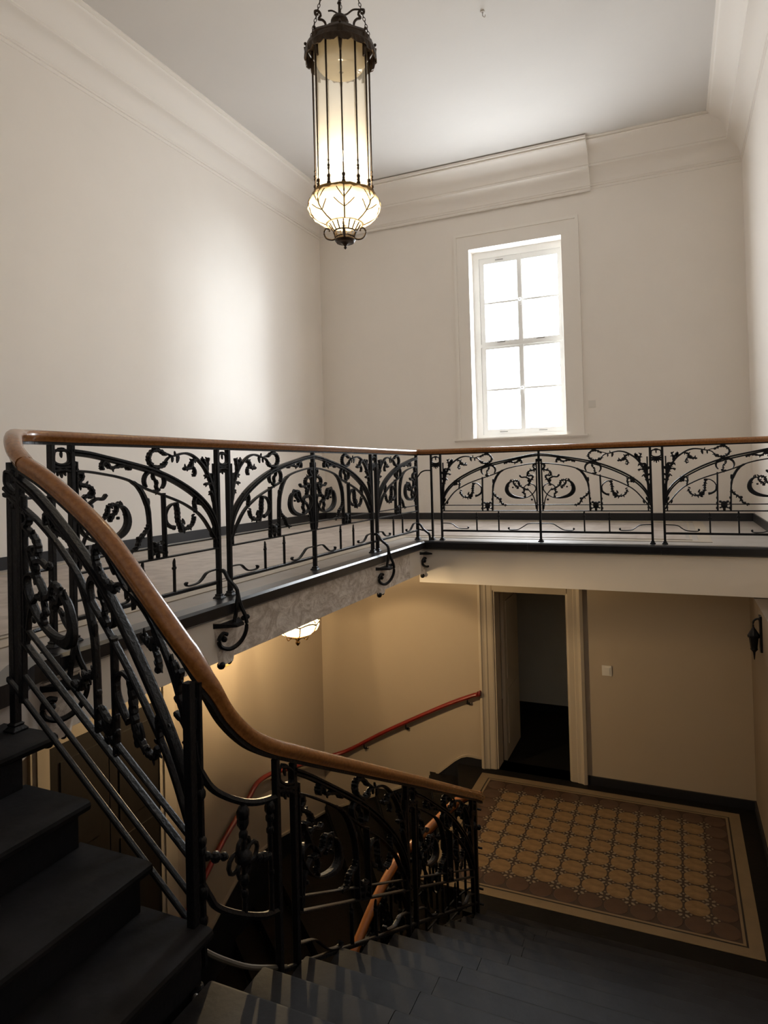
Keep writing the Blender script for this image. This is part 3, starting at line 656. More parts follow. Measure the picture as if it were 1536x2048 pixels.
def emit(g, prim, mp, rnd):
    """mp(u, v, w) -> 3D, w out of the railing plane"""
    k = prim[0]
    if k in ('bar', 'thorn'):
        pts, t, d = prim[1], prim[2], prim[3]*1.5
        m = len(pts)
        if isinstance(t, list) and len(t) != m:
            tt = [t[min(len(t)-1, int(i*(len(t)-1)/(m-1)+0.5))] for i in range(m)]
        else: tt = t if isinstance(t, list) else [t]*m
        tt = [q*1.22 for q in tt]
        rs = []
        tang = []
        for i in range(m):
            a = pts[max(0, i-1)]; b = pts[min(m-1, i+1)]
            l = math.hypot(b[0]-a[0], b[1]-a[1]) or 1e-6
            tang.append(((b[0]-a[0])/l, (b[1]-a[1])/l))
        for i, p in enumerate(pts):
            n_ = (-tang[i][1], tang[i][0]); t_ = tt[i]
            if k == 'thorn': t_ *= 0.65+0.55*(i % 2)+rnd.uniform(-0.1, 0.15)
            q = lambda a, w_: mp(p[0]+n_[0]*a, p[1]+n_[1]*a, w_)
            rs.append([q(t_, d*0.6), q(t_*0.6, d), q(-t_*0.6, d), q(-t_, d*0.6), q(-t_, -d*0.6), q(-t_*0.6, -d), q(t_*0.6, -d), q(t_, -d*0.6)] if m < 4 or True else [])
        g.rings(rs)
        if k == 'thorn':
            for j in range(prim[4]):
                i = int((j+0.5)/prim[4]*(m-1)); p = pts[i]; sg = 1 if j % 2 else -1
                ang = math.degrees(math.atan2(tang[i][1], tang[i][0]))+sg*rnd.uniform(55, 85)
                emit(g, ('leaf', p, ang, rnd.uniform(0.022, 0.034), 0.010), mp, rnd)
    elif k == 'leaf':
        p, a, l, d = prim[1], R(prim[2]), prim[3], prim[4]*0.7
        t = (math.cos(a), math.sin(a)); n_ = (-t[1], t[0])
        P = [(0, -0.10), (0.35, -0.24), (0.75, -0.14), (1.0, 0.08), (0.7, 0.18), (0.3, 0.20), (0, 0.10)]
        Q = [(p[0]+t[0]*x*l+n_[0]*y*l, p[1]+t[1]*x*l+n_[1]*y*l) for x, y in P]
        g.prism([mp(u, v, -d*0.5) for u, v in Q], [mp(u, v, d*0.5) for u, v in Q])
    elif k == 'blob':
        p, ru, rv, d = prim[1:5]; n = 8; rs = []
        for kk, w_ in ((0.45, -d), (0.95, -d*0.45), (0.95, d*0.45), (0.45, d)):
            rs.append([mp(p[0]+ru*kk*(1+0.16*(j % 2))*math.cos(2*math.pi*j/n), p[1]+rv*kk*(1+0.16*(j % 2))*math.sin(2*math.pi*j/n), w_) for j in range(n)])
        g.rings(rs)

cache = {}
def lay_half(parent, key, mp, place, extra=False, brackets=True, detail=1.0, skip=()):
    """key: mesh cache key for copies; mp: map in the object's own space; place: (loc, rotz)"""
    if key in cache:
        for src in cache[key]: copy_to(src, parent, place[0], (0, 0, place[1]))
        return
    out = []; rnd = random.Random(11)
    for name, prims in half_bay(extra, brackets):
        if name in skip: continue
        g = G()
        for q in prims: emit(g, q, mp, rnd)
        o = g.build(name, IRON, parent); o.location = place[0]; o.rotation_euler = (0, 0, place[1]); out.append(o)
    if key: cache[key] = out
fwd = lambda u, v, w_: (u, w_, v)
rev = lambda u, v, w_: (-u, w_, v)

post_src = {}
def post(parent, loc, rotz=0, h=VT, hw=0.0125, hd=0.0145, foot=True):
    k = (round(h, 3), hw, hd, foot)
    if k not in post_src:
        g = G()
        c_ = 0.003
        def rg(a, b, z): return [(-a, -b+c_, z), (-a+c_, -b, z), (a-c_, -b, z), (a, -b+c_, z), (a, b-c_, z), (a-c_, b, z), (-a+c_, b, z), (-a, b-c_, z)]
        g.rings([rg(hw, hd, 0.0), rg(hw, hd, h)])
        if foot: g.rings([rg(hw+0.018, hd+0.018, 0.0), rg(hw+0.018, hd+0.018, 0.008), rg(hw+0.006, hd+0.006, 0.022), rg(hw+0.008, hd+0.008, 0.03), rg(hw, hd, 0.036)])
        o = g.build('post', IRON, parent); post_src[k] = o
    else: o = copy_to(post_src[k], parent)
    o.location = loc; o.rotation_euler = (0, 0, rotz)
    return o
pair_cache = {}
def pair_ornament(parent, loc, rotz, mp=fwd, key='g', g0=GAP):
    """fretted link between two paired posts, u from 0 to the gap"""
    if key in pair_cache: return copy_to(pair_cache[key], parent, loc, (0, 0, rotz))
    g = G(); rnd = random.Random(3); m = g0/2
    k = g0/0.127
    for q in [('bar', spline([(0.012*k, 1.02), (0.02*k, 1.045), (m, 1.055), (g0-0.02*k, 1.045), (g0-0.012*k, 1.02), (g0-0.014*k, 0.99), (m+0.02*k, 0.975), (m-0.02*k, 0.975), (0.014*k, 0.99), (0.012*k, 1.02)], 3), 0.006, 0.010), ('blob', (m, 1.055), 0.024*k, 0.014, 0.012), ('blob', (m, 0.95), 0.034*k, 0.026, 0.014), ('bar', [(0.0, 0.965), (m, 0.955), (g0, 0.965)], 0.009, 0.010), ('bar', [(0.0, 0.935), (m, 0.95), (g0, 0.935)], 0.008, 0.010), ('leaf', (m, 0.94), -90, 0.04, 0.016), ('leaf', (m-0.02*k, 0.94), -100, 0.03, 0.016), ('leaf', (m+0.02*k, 0.94), -80, 0.03, 0.016), ('leaf', (m, 1.045), -90, 0.035, 0.014)]:
        emit(g, q, mp, rnd)
    o = g.build('pair_ornament', IRON, parent); o.location = loc; o.rotation_euler = (0, 0, rotz)
    if key: pair_cache[key] = o
    g = G(); emit(g, ('bar', [(0, 0.12), (m, 0.12), (g0, 0.12)], 0.010, 0.007), mp, rnd); q = g.build('bottom_rail', IRON, parent); q.location = loc; q.rotation_euler = (0, 0, rotz)
    return o
def handrail(parent, pts, off=Vector((0, 0, 0)), wood=WOOD):
    P = [Vector(p)-off for p in pts]
    n = len(P)
    g = G()
    # moulded section: rounded top, waisted sides
    sec = [(0.0, 0.030), (0.018, 0.028), (0.031, 0.019), (0.037, 0.004), (0.034, -0.010), (0.026, -0.018), (0.023, -0.030), (0.0, -0.031), (-0.023, -0.030), (-0.026, -0.018), (-0.034, -0.010), (-0.037, 0.004), (-0.031, 0.019), (-0.018, 0.028)]
    rs = []; rs2 = []
    for i in range(n):
        t = (P[min(i+1, n-1)]-P[max(i-1, 0)]).normalized()
        s_ = t.cross(Vector((0, 0, 1))); s_.normalize(); u_ = s_.cross(t)
        rs.append([P[i]+s_*a+u_*b for a, b in sec])
        rs2.append([P[i]+s_*a+u_*b for a, b in ((0.017, -0.031), (0.017, -0.045), (-0.017, -0.045), (-0.017, -0.031))])
    g.rings(rs); o = g.build('handrail', wood, parent, smooth=50.0)
    G().rings(rs2).build('rail_strip', IRON, parent)
    return o

def hook_bracket(parent, y):
    """curled stay from the bottom rail over the nosing to the fascia"""
    D = -0.06
    g = G()
    g.tube(spline([(0.0, y, 0.20), (0.05, y, 0.20), (0.10, y-0.01, 0.14), (0.185, y-0.03, 0.075), (0.195, y-0.05, -0.02), (0.188, y-0.06, -0.10), (0.185, y-0.07, -0.155)], 5), 0.015, 6)
    g.build('stay', IRON, parent)
    g = G()
    g.tube(spline([(0.185, y-0.03, 0.07), (0.205, y-0.02, -0.03), (0.232, y+0.0, -0.12), (0.232, y+0.0, -0.21), (0.205, y-0.03, -0.285), (0.175, y-0.10, -0.32), (0.15, y-0.17, -0.295), (0.145, y-0.19, -0.245), (0.155, y-0.16, -0.205), (0.165, y-0.125, -0.215)], 5), 0.015, 6)
    g.build('curl', IRON, parent, smooth=True)
    G().ball((0.155, y-0.145, -0.245), 0.022, 8, 5).build('curl_knob', IRON, parent, smooth=True)
    g = G()
    g.prism([(0.12, y-0.22, -0.16), (0.24, y-0.11, -0.165), (0.24, y-0.03, -0.165), (0.12, y+0.05, -0.16)], [(0.12, y-0.22, -0.125), (0.24, y-0.11, -0.15), (0.24, y-0.03, -0.15), (0.12, y+0.05, -0.125)])
    g.build('wall_plate', IRON, parent)
    for q, r in ((0.09, 0.020), (0.14, 0.018)): G().ball((0.145, y+q, -0.15), r, 8, 5).build('stud', IRON, parent, smooth=True)
    g = G()
    g.prism([(0.12, y-0.22, -0.12), (0.12, y+0.06, -0.12), (0.12, y+0.0, -0.42), (0.12, y-0.17, -0.42)], [(0.15, y-0.18, -0.12), (0.15, y+0.02, -0.12), (0.135, y-0.03, -0.43), (0.135, y-0.13, -0.43)])
    g.build('corbel', STAINED, parent)
    for q, r in ((-0.14, 0.03), (-0.05, 0.018)): G().ball((0.12, y+q, -0.43), r, 8, 5).build('drop', IRON, parent, smooth=True)

# ---- left gallery railing
lr = empty('railing', (0, 0, 0), 'ornate black iron railing along the left gallery with wooden handrail', 'railing')
y0 = 0.0
R90 = R(90)
ps = [-0.005, -(H), -(H+GAP), -(2*H+GAP), -(3*H+GAP), -(3*H+2*GAP), -(4*H+2*GAP), -(4*H+3*GAP)]
for y in ps: post(lr, (0, y, 0), 0, hw=0.019, hd=0.0135)
# half bays (object +x runs along +y): u grows away from the paired posts towards the single post
lay_half(lr, 'f', fwd, ((0, -H, 0), R90))                       # pair -> end post at the corner
lay_half(lr, 'r', rev, ((0, -(H+GAP), 0), R90))                 # pair -> middle post
lay_half(lr, 'f', fwd, ((0, -(3*H+GAP), 0), R90))
lay_half(lr, 'r', rev, ((0, -(3*H+2*GAP), 0), R90))
for y in (-(H+GAP), -(3*H+2*GAP), -(4*H+3*GAP)): pair_ornament(lr, (0, y, 0), R90)
ZR = VT+0.045
hp = [(0, 0.02, ZR), (0, -1.5, ZR), (0, -3, ZR), (0, -4.5, ZR)] + spline([(0, -5.2, ZR), (0.004, -5.42, ZR), (0.055, -5.56, ZR-0.005), (0.17, -5.68, ZR-0.015), (0.32, -5.80, 1.075), (0.45, -5.885, 1.02), (0.565, -5.93, 0.965)], 6)
handrail(lr, hp)
for y in (-(H+GAP/2)-0.04, -(3*H+1.5*GAP)-0.07, -0.05, -5.35): hook_bracket(lr, y)
# short links where the railing bends to the stair
G().tube(spline([(0, -5.35, 0.12), (0.06, -5.56, 0.12), (0.2, -5.72, 0.08), (0.44, -5.88, 0.05)], 5), 0.011, 6).build('bottom_rail', IRON, lr)
G().tube(spline([(0, -5.35, 0.80), (0.05, -5.56, 0.80), (0.2, -5.72, 0.76), (0.44, -5.88, 0.66)], 5), 0.009, 6).build('cross_bar', IRON, lr)
G().tube(spline([(0, -5.35, 0.42), (0.05, -5.56, 0.42), (0.2, -5.72, 0.38), (0.44, -5.88, 0.30)], 5), 0.009, 6).build('cross_bar', IRON, lr)

# ---- back gallery railing
br_ = empty('railing', (0, 0, 0), 'ornate black iron railing along the back gallery below the tall window', 'railing')
E2 = 0.204
xs = [E2, E2+GAP, E2+GAP+H, E2+GAP+2*H, E2+2*GAP+2*H, E2+2*GAP+3*H]
for x in xs: post(br_, (x, 0, 0), 0)
lay_half(br_, 'f', fwd, ((E2+GAP, 0, 0), 0)); lay_half(br_, 'r', rev, ((E2+GAP+2*H, 0, 0), 0)); lay_half(br_, 'f', fwd, ((E2+2*GAP+2*H, 0, 0), 0))
for x in (E2, E2+GAP+2*H): pair_ornament(br_, (x, 0, 0), 0)
handrail(br_, spline([(0.0, 0.0, ZR), (0.05, 0.0, ZR+0.005), (0.2, 0, ZR), (1.5, 0, ZR), (3, 0, ZR), (XR, 0, ZR)], 4))
G().tube(spline([(0.02, -0.03, 0.12), (0.03, -0.01, 0.13), (0.08, 0, 0.12), (E2, 0, 0.12)], 5), 0.010, 6).build('bottom_rail', IRON, br_)
G().tube(spline([(0.02, -0.02, 0.80), (0.06, 0, 0.86), (0.12, 0, 0.885), (E2, 0, 0.885)], 5), 0.009, 6).build('link_bar', IRON, br_)

# ---- upper flight railing (runs along x, falls to the right)
Y1 = -5.93
def lerp_tab(tab, x):
    if x <= tab[0][0]: a, b = tab[0], tab[1]
    elif x >= tab[-1][0]: a, b = tab[-2], tab[-1]
    else:
        for a, b in zip(tab, tab[1:]):
            if a[0] <= x <= b[0]: break
    return a[1]+(b[1]-a[1])*(x-a[0])/(b[0]-a[0])
C1 = spline([(0.38, 1.05), (0.45, 1.02), (0.565, 0.965), (0.738, 0.872), (1.006, 0.678), (1.251, 0.425), (1.40, 0.265), (1.478, 0.19)], 5)
T1 = lambda x: lerp_tab(C1, x)-0.05
B1 = lambda x: lerp_tab([(0.45, 0.05), (0.653, -0.112), (1.434, -0.767)], x)
def map1(xa, xb):
    def f(u, v, w_):
        x = xa+(xb-xa)*u/H
        return (x, Y1+w_, B1(x)+(v-0.12)/0.96*(T1(x)-B1(x)))
    return f
ur = empty('railing', (0, 0, 0), 'ornate black iron railing with a polished wooden handrail sloping across the short left flight', 'railing')
post(ur, (0.445, Y1+0.03, -RISE), 0, T1(0.445)+RISE, 0.017, 0.017)
post(ur, (0.535, Y1, -RISE+0.14), 0, T1(0.535)+RISE-0.14, 0.014, 0.014, foot=False)
post(ur, (1.455, -5.985, -0.90), 0, T1(1.455)+0.90, 0.017, 0.017, foot=False)
lay_half(ur, None, map1(1.445, 0.535), ((0, 0, 0), 0), extra=True, brackets=False)
pair_ornament(ur, (0, 0, 0), 0, lambda u, v, w_: (0.445+u, Y1+w_, B1(0.445+u)+(v-0.12)/0.96*(T1(0.445+u)-B1(0.445+u))), None, 0.09)
# handrail over both flights
C2 = [(-5.93, 0.10), (-5.79, -0.065), (-5.68, -0.15), (-5.566, -0.222), (-5.339, -0.345), (-4.76, -0.652), (-4.045, -1.032), (-2.523, -1.848)]
hp = [(x, Y1, z) for x, z in C1 if 0.565 < x < 1.37] 
hp = [(0.565, Y1, 0.965)] + hp + spline([(1.38, Y1, 0.287), (1.435, Y1+0.005, 0.225), (1.475, -5.895, 0.13), (1.485, -5.82, 0.0), (1.49, -5.70, -0.125), (1.495, -5.56, -0.222), (1.50, -5.40, -0.31)], 6)
handrail(ur, hp)
g = G().lathe([(0.001, 0.0), (0.03, -0.005), (0.036, -0.03), (0.028, -0.06), (0.012, -0.085), (0.001, -0.09)], 12, (1.455, -5.985, -0.90)); g.build('drop_finial', IRON, ur, smooth=True)
g = G().ball((1.482, -6.012, -0.915), 0.012, 8, 5); g.build('bolt', mat('grey_bolt', (0.25, 0.25, 0.25), 0.4, metal=0.6), ur, smooth=True)

# ---- lower flight railing (runs along y, falls away from the viewer), with the narrow panel at the turn
X2 = 1.504
T2 = lambda y: lerp_tab(C2, y)-0.048
B2 = lambda y: lerp_tab([(-5.95, -0.945), (-5.333, -1.26), (-2.9, -2.508)], y)
def map2(ya, yb):
    def f(u, v, w_):
        y = ya+(yb-ya)*u/H
        return (X2-w_, y, B2(y)+(v-0.12)/0.96*(T2(y)-B2(y)))
    return f
dr_ = empty('railing', (0, 0, 0), 'ornate black iron railing going down beside the long flight in front of the doorway', 'railing')
py = [-5.53, -5.40, -4.16, -4.04, -2.85, -2.76]
for i, y in enumerate(py):
    zb = B2(y)-0.10
    post(dr_, (X2, y, zb), R90, T2(y)-zb, 0.014 if i < 5 else 0.017, 0.014 if i < 5 else 0.017, foot=False)
lay_half(dr_, None, map2(-4.16, -5.40), ((0, 0, 0), 0), brackets=True)
lay_half(dr_, None, map2(-2.85, -4.04), ((0, 0, 0), 0), brackets=True)
for a, b in ((-5.53, -5.40), (-4.16, -4.04), (-2.85, -2.76)):
    pair_ornament(dr_, (0, 0, 0), 0, (lambda a: lambda u, v, w_: (X2-w_, a+u, B2(a+u)+(v-0.12)/0.96*(T2(a+u)-B2(a+u))))(a), None, b-a)
handrail(dr_, [(1.50, -5.40, -0.31)] + [(X2, y, lerp_tab(C2, y)) for y in (-5.2, -4.9, -4.5, -4.0, -3.5, -3.0, -2.7)] + [(X2, -2.60, -1.815), (X2-0.005, -2.55, -1.845)])
g = G()
for q in [((X2, -2.80, -1.95), 0.03), ((X2+0.02, -2.72, -2.0), 0.022)]: g.ball(q[0], q[1], 8, 5)
g.build('leaf_knob', IRON, dr_, smooth=True)
# turn panel
def bulge(y):
    t = (y+5.95)/0.43; return 1.462+0.04*t+0.03*math.sin(math.pi*max(0, min(1, t)))
def tp3(pts, k=4): return [(bulge(y), y, z) for y, z in spline(pts, k)]
US = [(-5.969, 0.097), (-5.967, -0.097), (-5.935, -0.186), (-5.885, -0.263), (-5.785, -0.341), (-5.68, -0.395), (-5.53, -0.445)]
BS = [(-5.95, -0.56), (-5.915, -0.635), (-5.888, -0.682), (-5.80, -0.757), (-5.654, -0.853), (-5.53, -0.91)]
G().tube(tp3(US), 0.014, 6).build('curved_bar', IRON, dr_)
G().tube(tp3(BS), 0.014, 6).build('curved_bar', IRON, dr_)
def stick(y, za, zb, r, beads):
    g = G(); g.tube([(bulge(y), y, za), (bulge(y), y, (za+zb)/2), (bulge(y), y, zb)], r, 6)
    for z, q in beads: g.ball((bulge(y), y, z), q, 8, 5, 1.4)
    return g
stick(-5.945, -0.86, 0.15, 0.013, [(-0.42, 0.02), (-0.45, 0.018), (-0.60, 0.022), (-0.25, 0.02), (-0.70, 0.019)]).build('panel_upright', IRON, dr_, smooth=True)
stick(-5.762, -0.79, -0.36, 0.011, [(-0.40, 0.026), (-0.43, 0.024), (-0.48, 0.018), (-0.65, 0.02), (-0.70, 0.016)]).build('panel_upright', IRON, dr_, smooth=True)
stick(-5.588, -0.89, -0.44, 0.011, [(-0.46, 0.022), (-0.50, 0.018), (-0.55, 0.016), (-0.72, 0.014)]).build('panel_upright', IRON, dr_, smooth=True)
g = G(); qc = (-5.763, -0.565)
for k in range(4):
    a = k*math.pi/2
    g.tube([(bulge(qc[0]+0.045*math.cos(a)), qc[0]+0.045*math.cos(a)+0.036*math.cos(b), qc[1]+0.042*math.sin(a)+0.034*math.sin(b)) for b in [2*math.pi*j/10 for j in range(10)]], 0.009, 6, upv=(1, 0, 0), loop=True)
g.ball((bulge(qc[0]), qc[0], qc[1]), 0.034, 8, 5)
g.build('quatrefoil', IRON, dr_, smooth=True)
g = G()
g.tube([(bulge(y), y, z) for y, z in ((-5.94, -0.475), (-5.90, -0.495), (-5.84, -0.525))], 0.008, 6); g.tube([(bulge(y), y, z) for y, z in ((-5.69, -0.605), (-5.64, -0.63), (-5.59, -0.65))], 0.008, 6)
for y, z, r in ((-5.925, -0.48, 0.017), (-5.89, -0.50, 0.021), (-5.855, -0.515, 0.016), (-5.675, -0.612, 0.016), (-5.64, -0.63, 0.021), (-5.605, -0.645, 0.016)): g.ball((bulge(y), y, z), r, 7, 5)
g.build('cross_arm', IRON, dr_)
# outer side string bar under the posts
G().tube([(X2, y, B2(y)-0.09) for y in (-5.55, -4.8, -4.0, -2.75)], 0.012, 6).build('string_bar', IRON, dr_)

# ---- railing of the winder flight: orange handrail
wr_ = empty('railing', (0, 0, 0), 'dark iron railing with a bright orange handrail in the well behind the long flight', 'railing')
op = spline([(1.44, -2.36, -1.93), (1.34, -2.36, -1.935), (1.24, -2.45, -1.98), (1.12, -2.645, -2.075), (1.0, -2.84, -2.17), (0.92, -2.96, -2.24), (0.86, -3.20, -2.365), (0.83, -3.50, -2.525), (0.82, -3.9, -2.74), (0.82, -4.4, -3.01)], 4)
handrail(wr_, op, wood=WOODO)
wr_post = []
for i in range(2, len(op)-2, 2):
    x, y, z = op[i]
    post(wr_, (x, y, z-0.95), R90, 0.90, 0.008, 0.010, foot=False)
for dzv in (0.12, 0.45, 0.80, 0.93):
    G().tube([(x, y, z-dzv) for x, y, z in op], 0.009, 5).build('cross_bar', IRON, wr_)
rnd = random.Random(5)
for i in range(3, len(op)-6, 5):
    a, b = Vector(op[i]), Vector(op[i+5])
    def mpw(u, v, w_, a=a, b=b):
        p = a+(b-a)*(u/H); t = (b-a).normalized(); nn = Vector((t.y, -t.x, 0))
        q = p+nn*w_; return (q.x, q.y, q.z-0.95+(v-0.12)/0.96*0.90)
    for name, prims in half_bay(False, False):
        if name in ('arch_bar', 'scroll', 'leaf_stem', 'ring', 'branch'):
            g = G()
            for q in prims: emit(g, q, mpw, rnd)
            g.build(name, IRON, wr_)

# ------------------------------------------------------------------ pendant lanterns
LP = Vector((0.48, -2.78, 0.0))
ch = empty('pendant_lantern', (LP.x, LP.y, 2.84), 'tall cylindrical glass lantern with dark bronze cap hanging in the stairwell', 'lamp')
def L0(g, zref=2.84):
    g.v = [(a, b, c-zref) for a, b, c in g.v]; return g
ROT0 = R(-62.85)
def polar(r, a, z): return (r*math.cos(a), r*math.sin(a), z)
# glass cylinder
g = G(); n = 48
g.rings([[polar(0.232, 2*math.pi*k/n, z) for k in range(n)] for z in (3.28, 3.6, 4.0, 4.58)], cap=False); L0(g).build('glass_cylinder', FROST, ch, smooth=True)
# upper amber dish
prof = [(0.220, 4.58), (0.225, 4.53), (0.222, 4.49), (0.207, 4.45), (0.178, 4.42), (0.12, 4.40), (0.02, 4.395)]
L0(G().lathe(prof, 48, wob=lambda t, z: 1+0.012*math.sin(t*2*math.pi*24)+0.008*math.sin(z*90))).build('amber_dish', AMBER, ch, smooth=True)
# leaf glass bowl
def wob(t, z):
    k = abs(math.sin(t*math.pi*8)); m_ = max(0, min(1, (z-2.98)/0.16))
    return 1+0.06*(k**0.5-0.6)*m_+0.018*math.sin(t*2*math.pi*22+z*60)*m_+0.015*math.sin(t*2*math.pi*9-z*110)
prof = [(0.268, 3.295), (0.290, 3.265), (0.306, 3.228), (0.308, 3.19), (0.294, 3.15), (0.264, 3.112), (0.215, 3.078), (0.165, 3.055), (0.10, 3.045), (0.02, 3.043)]
bowl = L0(G().lathe(prof, 96, wob=wob)).build('glass_bowl', OPAL, ch, smooth=80.0)
g = G()
for k in range(8):
    a = ROT0+2*math.pi*k/8
    main = [polar(r*1.005, a, z) for r, z in prof[:8]]
    g.tube(main, 0.007, 5)
    for sg in (-1, 1):
        g.tube([polar(0.300, a, 3.175), polar(0.313, a+sg*0.10, 3.21), polar(0.31, a+sg*0.17, 3.24), polar(0.297, a+sg*0.21, 3.265)], 0.0045, 5)
        g.tube([polar(0.264, a, 3.11), polar(0.292, a+sg*0.16, 3.135), polar(0.312, a+sg*0.28, 3.17)], 0.0045, 5)
L0(g).build('leading', LEAD, bowl, smooth=True)
# rim and rods
g = G(); n = 48
g.rings([[polar(r+ (0.006*abs(math.sin(8*math.pi*k/n)) if z > 3.3 else 0), 2*math.pi*k/n, z + (0.012*abs(math.cos(8*math.pi*k/n+0.9)) if z > 3.3 else 0)) for k in range(n)] for r, z in ((0.262, 3.285), (0.276, 3.29), (0.276, 3.302), (0.252, 3.315), (0.240, 3.31), (0.240, 3.29))], cap=False)
L0(g).build('rim_band', BRASS, ch, smooth=True)
for k in range(12):
    a = ROT0+2*math.pi*k/12; big = k % 2 == 1
    g = G(); c = polar(0.247, a, 0)
    g.tube([(c[0], c[1], z) for z in (3.30, 3.55, 3.9, 4.3, 4.60)], [0.006, 0.0055, 0.0065, 0.008, 0.0095], 6)
    for z, r in ((3.325, 0.020), (3.355, 0.015), (3.385, 0.017)) + (((3.45, 0.012), (3.475, 0.013), (3.52, 0.010)) if big else ()): g.ball((c[0], c[1], z), r, 8, 5, 1.2)
    L0(g).build('rod', BRONZE if False else BRASS if False else BRONZE, ch, smooth=True)
# cap: eight-sided roof, scalloped skirt, knob
def oct_ring(r, z, n=8, sc=0.0): return [polar(r, ROT0+2*math.pi*k/n, z) for k in range(n)]
g = G(); g.rings([oct_ring(r, z) for r, z in ((0.285, 4.58), (0.305, 4.60), (0.305, 4.625), (0.285, 4.655), (0.20, 4.70), (0.155, 4.735), (0.135, 4.765), (0.075, 4.785), (0.07, 4.80))])
L0(g).build('cap', BRONZE, ch)
g = G(); n = 64
top = [polar(0.300, 2*math.pi*k/n, 4.60) for k in range(n)]
mid = [polar(0.315, 2*math.pi*k/n, 4.55) for k in range(n)]
bot = [polar(0.312+0.008*math.sin(k*1.7), 2*math.pi*k/n, 4.515-0.022*abs(math.sin(k*math.pi/4))-0.01*(k % 2)) for k in range(n)]
ib = [polar(0.300, 2*math.pi*k/n, 4.515-0.022*abs(math.sin(k*math.pi/4))) for k in range(n)]
it = [polar(0.285, 2*math.pi*k/n, 4.59) for k in range(n)]
g.rings([top, mid, bot, ib, it], cap=False); L0(g).build('skirt', BRONZE, ch)
for k in range(8):
    a = ROT0+2*math.pi*k/8
    g = G().prism([polar(0.298, a-0.10, 4.60), polar(0.298, a+0.10, 4.60), polar(0.27, a+0.03, 4.42), polar(0.27, a-0.03, 4.42)], [polar(0.318, a-0.08, 4.60), polar(0.318, a+0.08, 4.60), polar(0.29, a+0.02, 4.43), polar(0.29, a-0.02, 4.43)])
    L0(g).build('cap_tongue', BRONZE, ch)
    p = polar(0.305, a, 4.645); L0(G().ball(p, 0.014, 6, 4)).build('cap_bud', BRONZE, ch)
L0(G().lathe([(0.07, 4.79), (0.085, 4.80), (0.062, 4.815), (0.066, 4.83), (0.080, 4.845), (0.072, 4.865), (0.060, 4.885), (0.035, 4.905), (0.012, 4.915), (0.010, 5.0), (0.020, 5.01), (0.010, 5.03)], 16)).build('knob', BRONZE, ch, smooth=True)
L0(G().tube([(0, 0, 5.0), (0, 0, 5.6), (0, 0, ZC)], 0.008, 6)).build('stem', BRONZE, ch)
L0(G().lathe([(0.01, ZC-0.12), (0.05, ZC-0.09), (0.10, ZC-0.03), (0.12, ZC)], 16)).build('ceiling_rose', BRONZE, ch, smooth=True)
view_ang = math.atan2(0.393, 0.919)
for k, (da, hgt) in enumerate(((0, 1.0), (math.pi, 1.0), (math.pi/2, 1.0))):
    a = view_ang+da
    pts = spline([polar(0.13, a, 4.76), polar(0.125, a, 4.83), polar(0.15, a, 4.865), polar(0.185, a, 4.875), polar(0.165, a, 4.91), polar(0.185, a, 4.945), polar(0.215, a, 4.945), polar(0.21, a, 4.915), polar(0.185, a, 4.92)], 5)
    L0(G().tube(pts, 0.011, 6)).build('scroll_arm', BRONZE, ch, smooth=True)
    if k == 0: L0(G().tube(spline([polar(0.19, a, 4.95), polar(0.12, a, 4.95), polar(0.06, a, 4.91), polar(0.0, a, 4.905)], 5), [0.008]*16, 5)).build('leaf_tendril', BRONZE, ch, smooth=True)
    if k == 1: L0(G().tube(spline([polar(0.0, a, 4.91), polar(0.06, a, 4.945), polar(0.10, a, 4.945)], 5), 0.007, 5)).build('leaf_tendril', BRONZE, ch, smooth=True)
    # chain of flat oval links
    p0, p1 = Vector(polar(0.27, a, 4.655)), Vector(polar(0.012, a, 5.62))
    nl = 30; d_ = (p1-p0)/nl
    for i in range(nl):
        c0 = p0+d_*(i+0.5); t = d_.normalized(); s_ = t.cross(Vector((0, 0, 1))) if abs(t.z) < 0.99 else Vector((1, 0, 0)); s_.normalize(); s2 = t.cross(s_)
        q = s_ if i % 2 else s2
        gl_ = G().tube([c0+t*0.022*math.cos(b)+q*0.011*math.sin(b) for b in [2*math.pi*j/8 for j in range(8)]], 0.0032, 4, upv=tuple(s2 if i % 2 else s_), loop=True)
        L0(gl_).build('chain_link', BRONZE, ch)
# cage under the bowl
g = G(); ringp = [(0.135, 3.05), (0.116, 3.02), (0.095, 2.99), (0.06, 2.95)]
for r, z, tq in ((0.150, 3.075, 0.0085), (0.095, 2.99, 0.007), (0.075, 2.945, 0.007)): g.tube([polar(r, 2*math.pi*k/24, z) for k in range(24)], tq, 5, loop=True)
for k in range(16):
    a = 2*math.pi*k/16; g.tube([polar(r*1.02, a, z) for r, z in [(0.148, 3.075)]+ringp[1:3]], 0.0055, 5)
for k in range(4):
    a = view_ang+k*math.pi/2; g.tube([polar(0.095, a, 2.99), polar(0.085, a, 2.965), polar(0.08, a, 2.93)], 0.011, 5)
L0(g).build('cage', BRONZE, ch, smooth=True)
for k in range(4):
    a = view_ang+k*math.pi/2
    pts = spline([polar(0.07, a, 2.94), polar(0.11, a, 2.922), polar(0.16, a, 2.935), polar(0.182, a, 2.98), polar(0.165, a, 3.02), polar(0.135, a, 3.015), polar(0.135, a, 2.995)], 5)
    L0(G().tube(pts, 0.0075, 6)).build('cage_scroll', BRONZE, ch, smooth=True)
L0(G().lathe([(0.085, 2.93), (0.092, 2.915), (0.078, 2.895), (0.05, 2.892), (0.03, 2.885), (0.014, 2.87), (0.008, 2.858), (0.016, 2.85), (0.001, 2.835)], 16)).build('finial', BRONZE, ch, smooth=True)
L0(G().tube([(0, 0, 4.24), (0, 0, 3.45)], 0.006, 6)).build('lamp_flex', BRASS, ch)
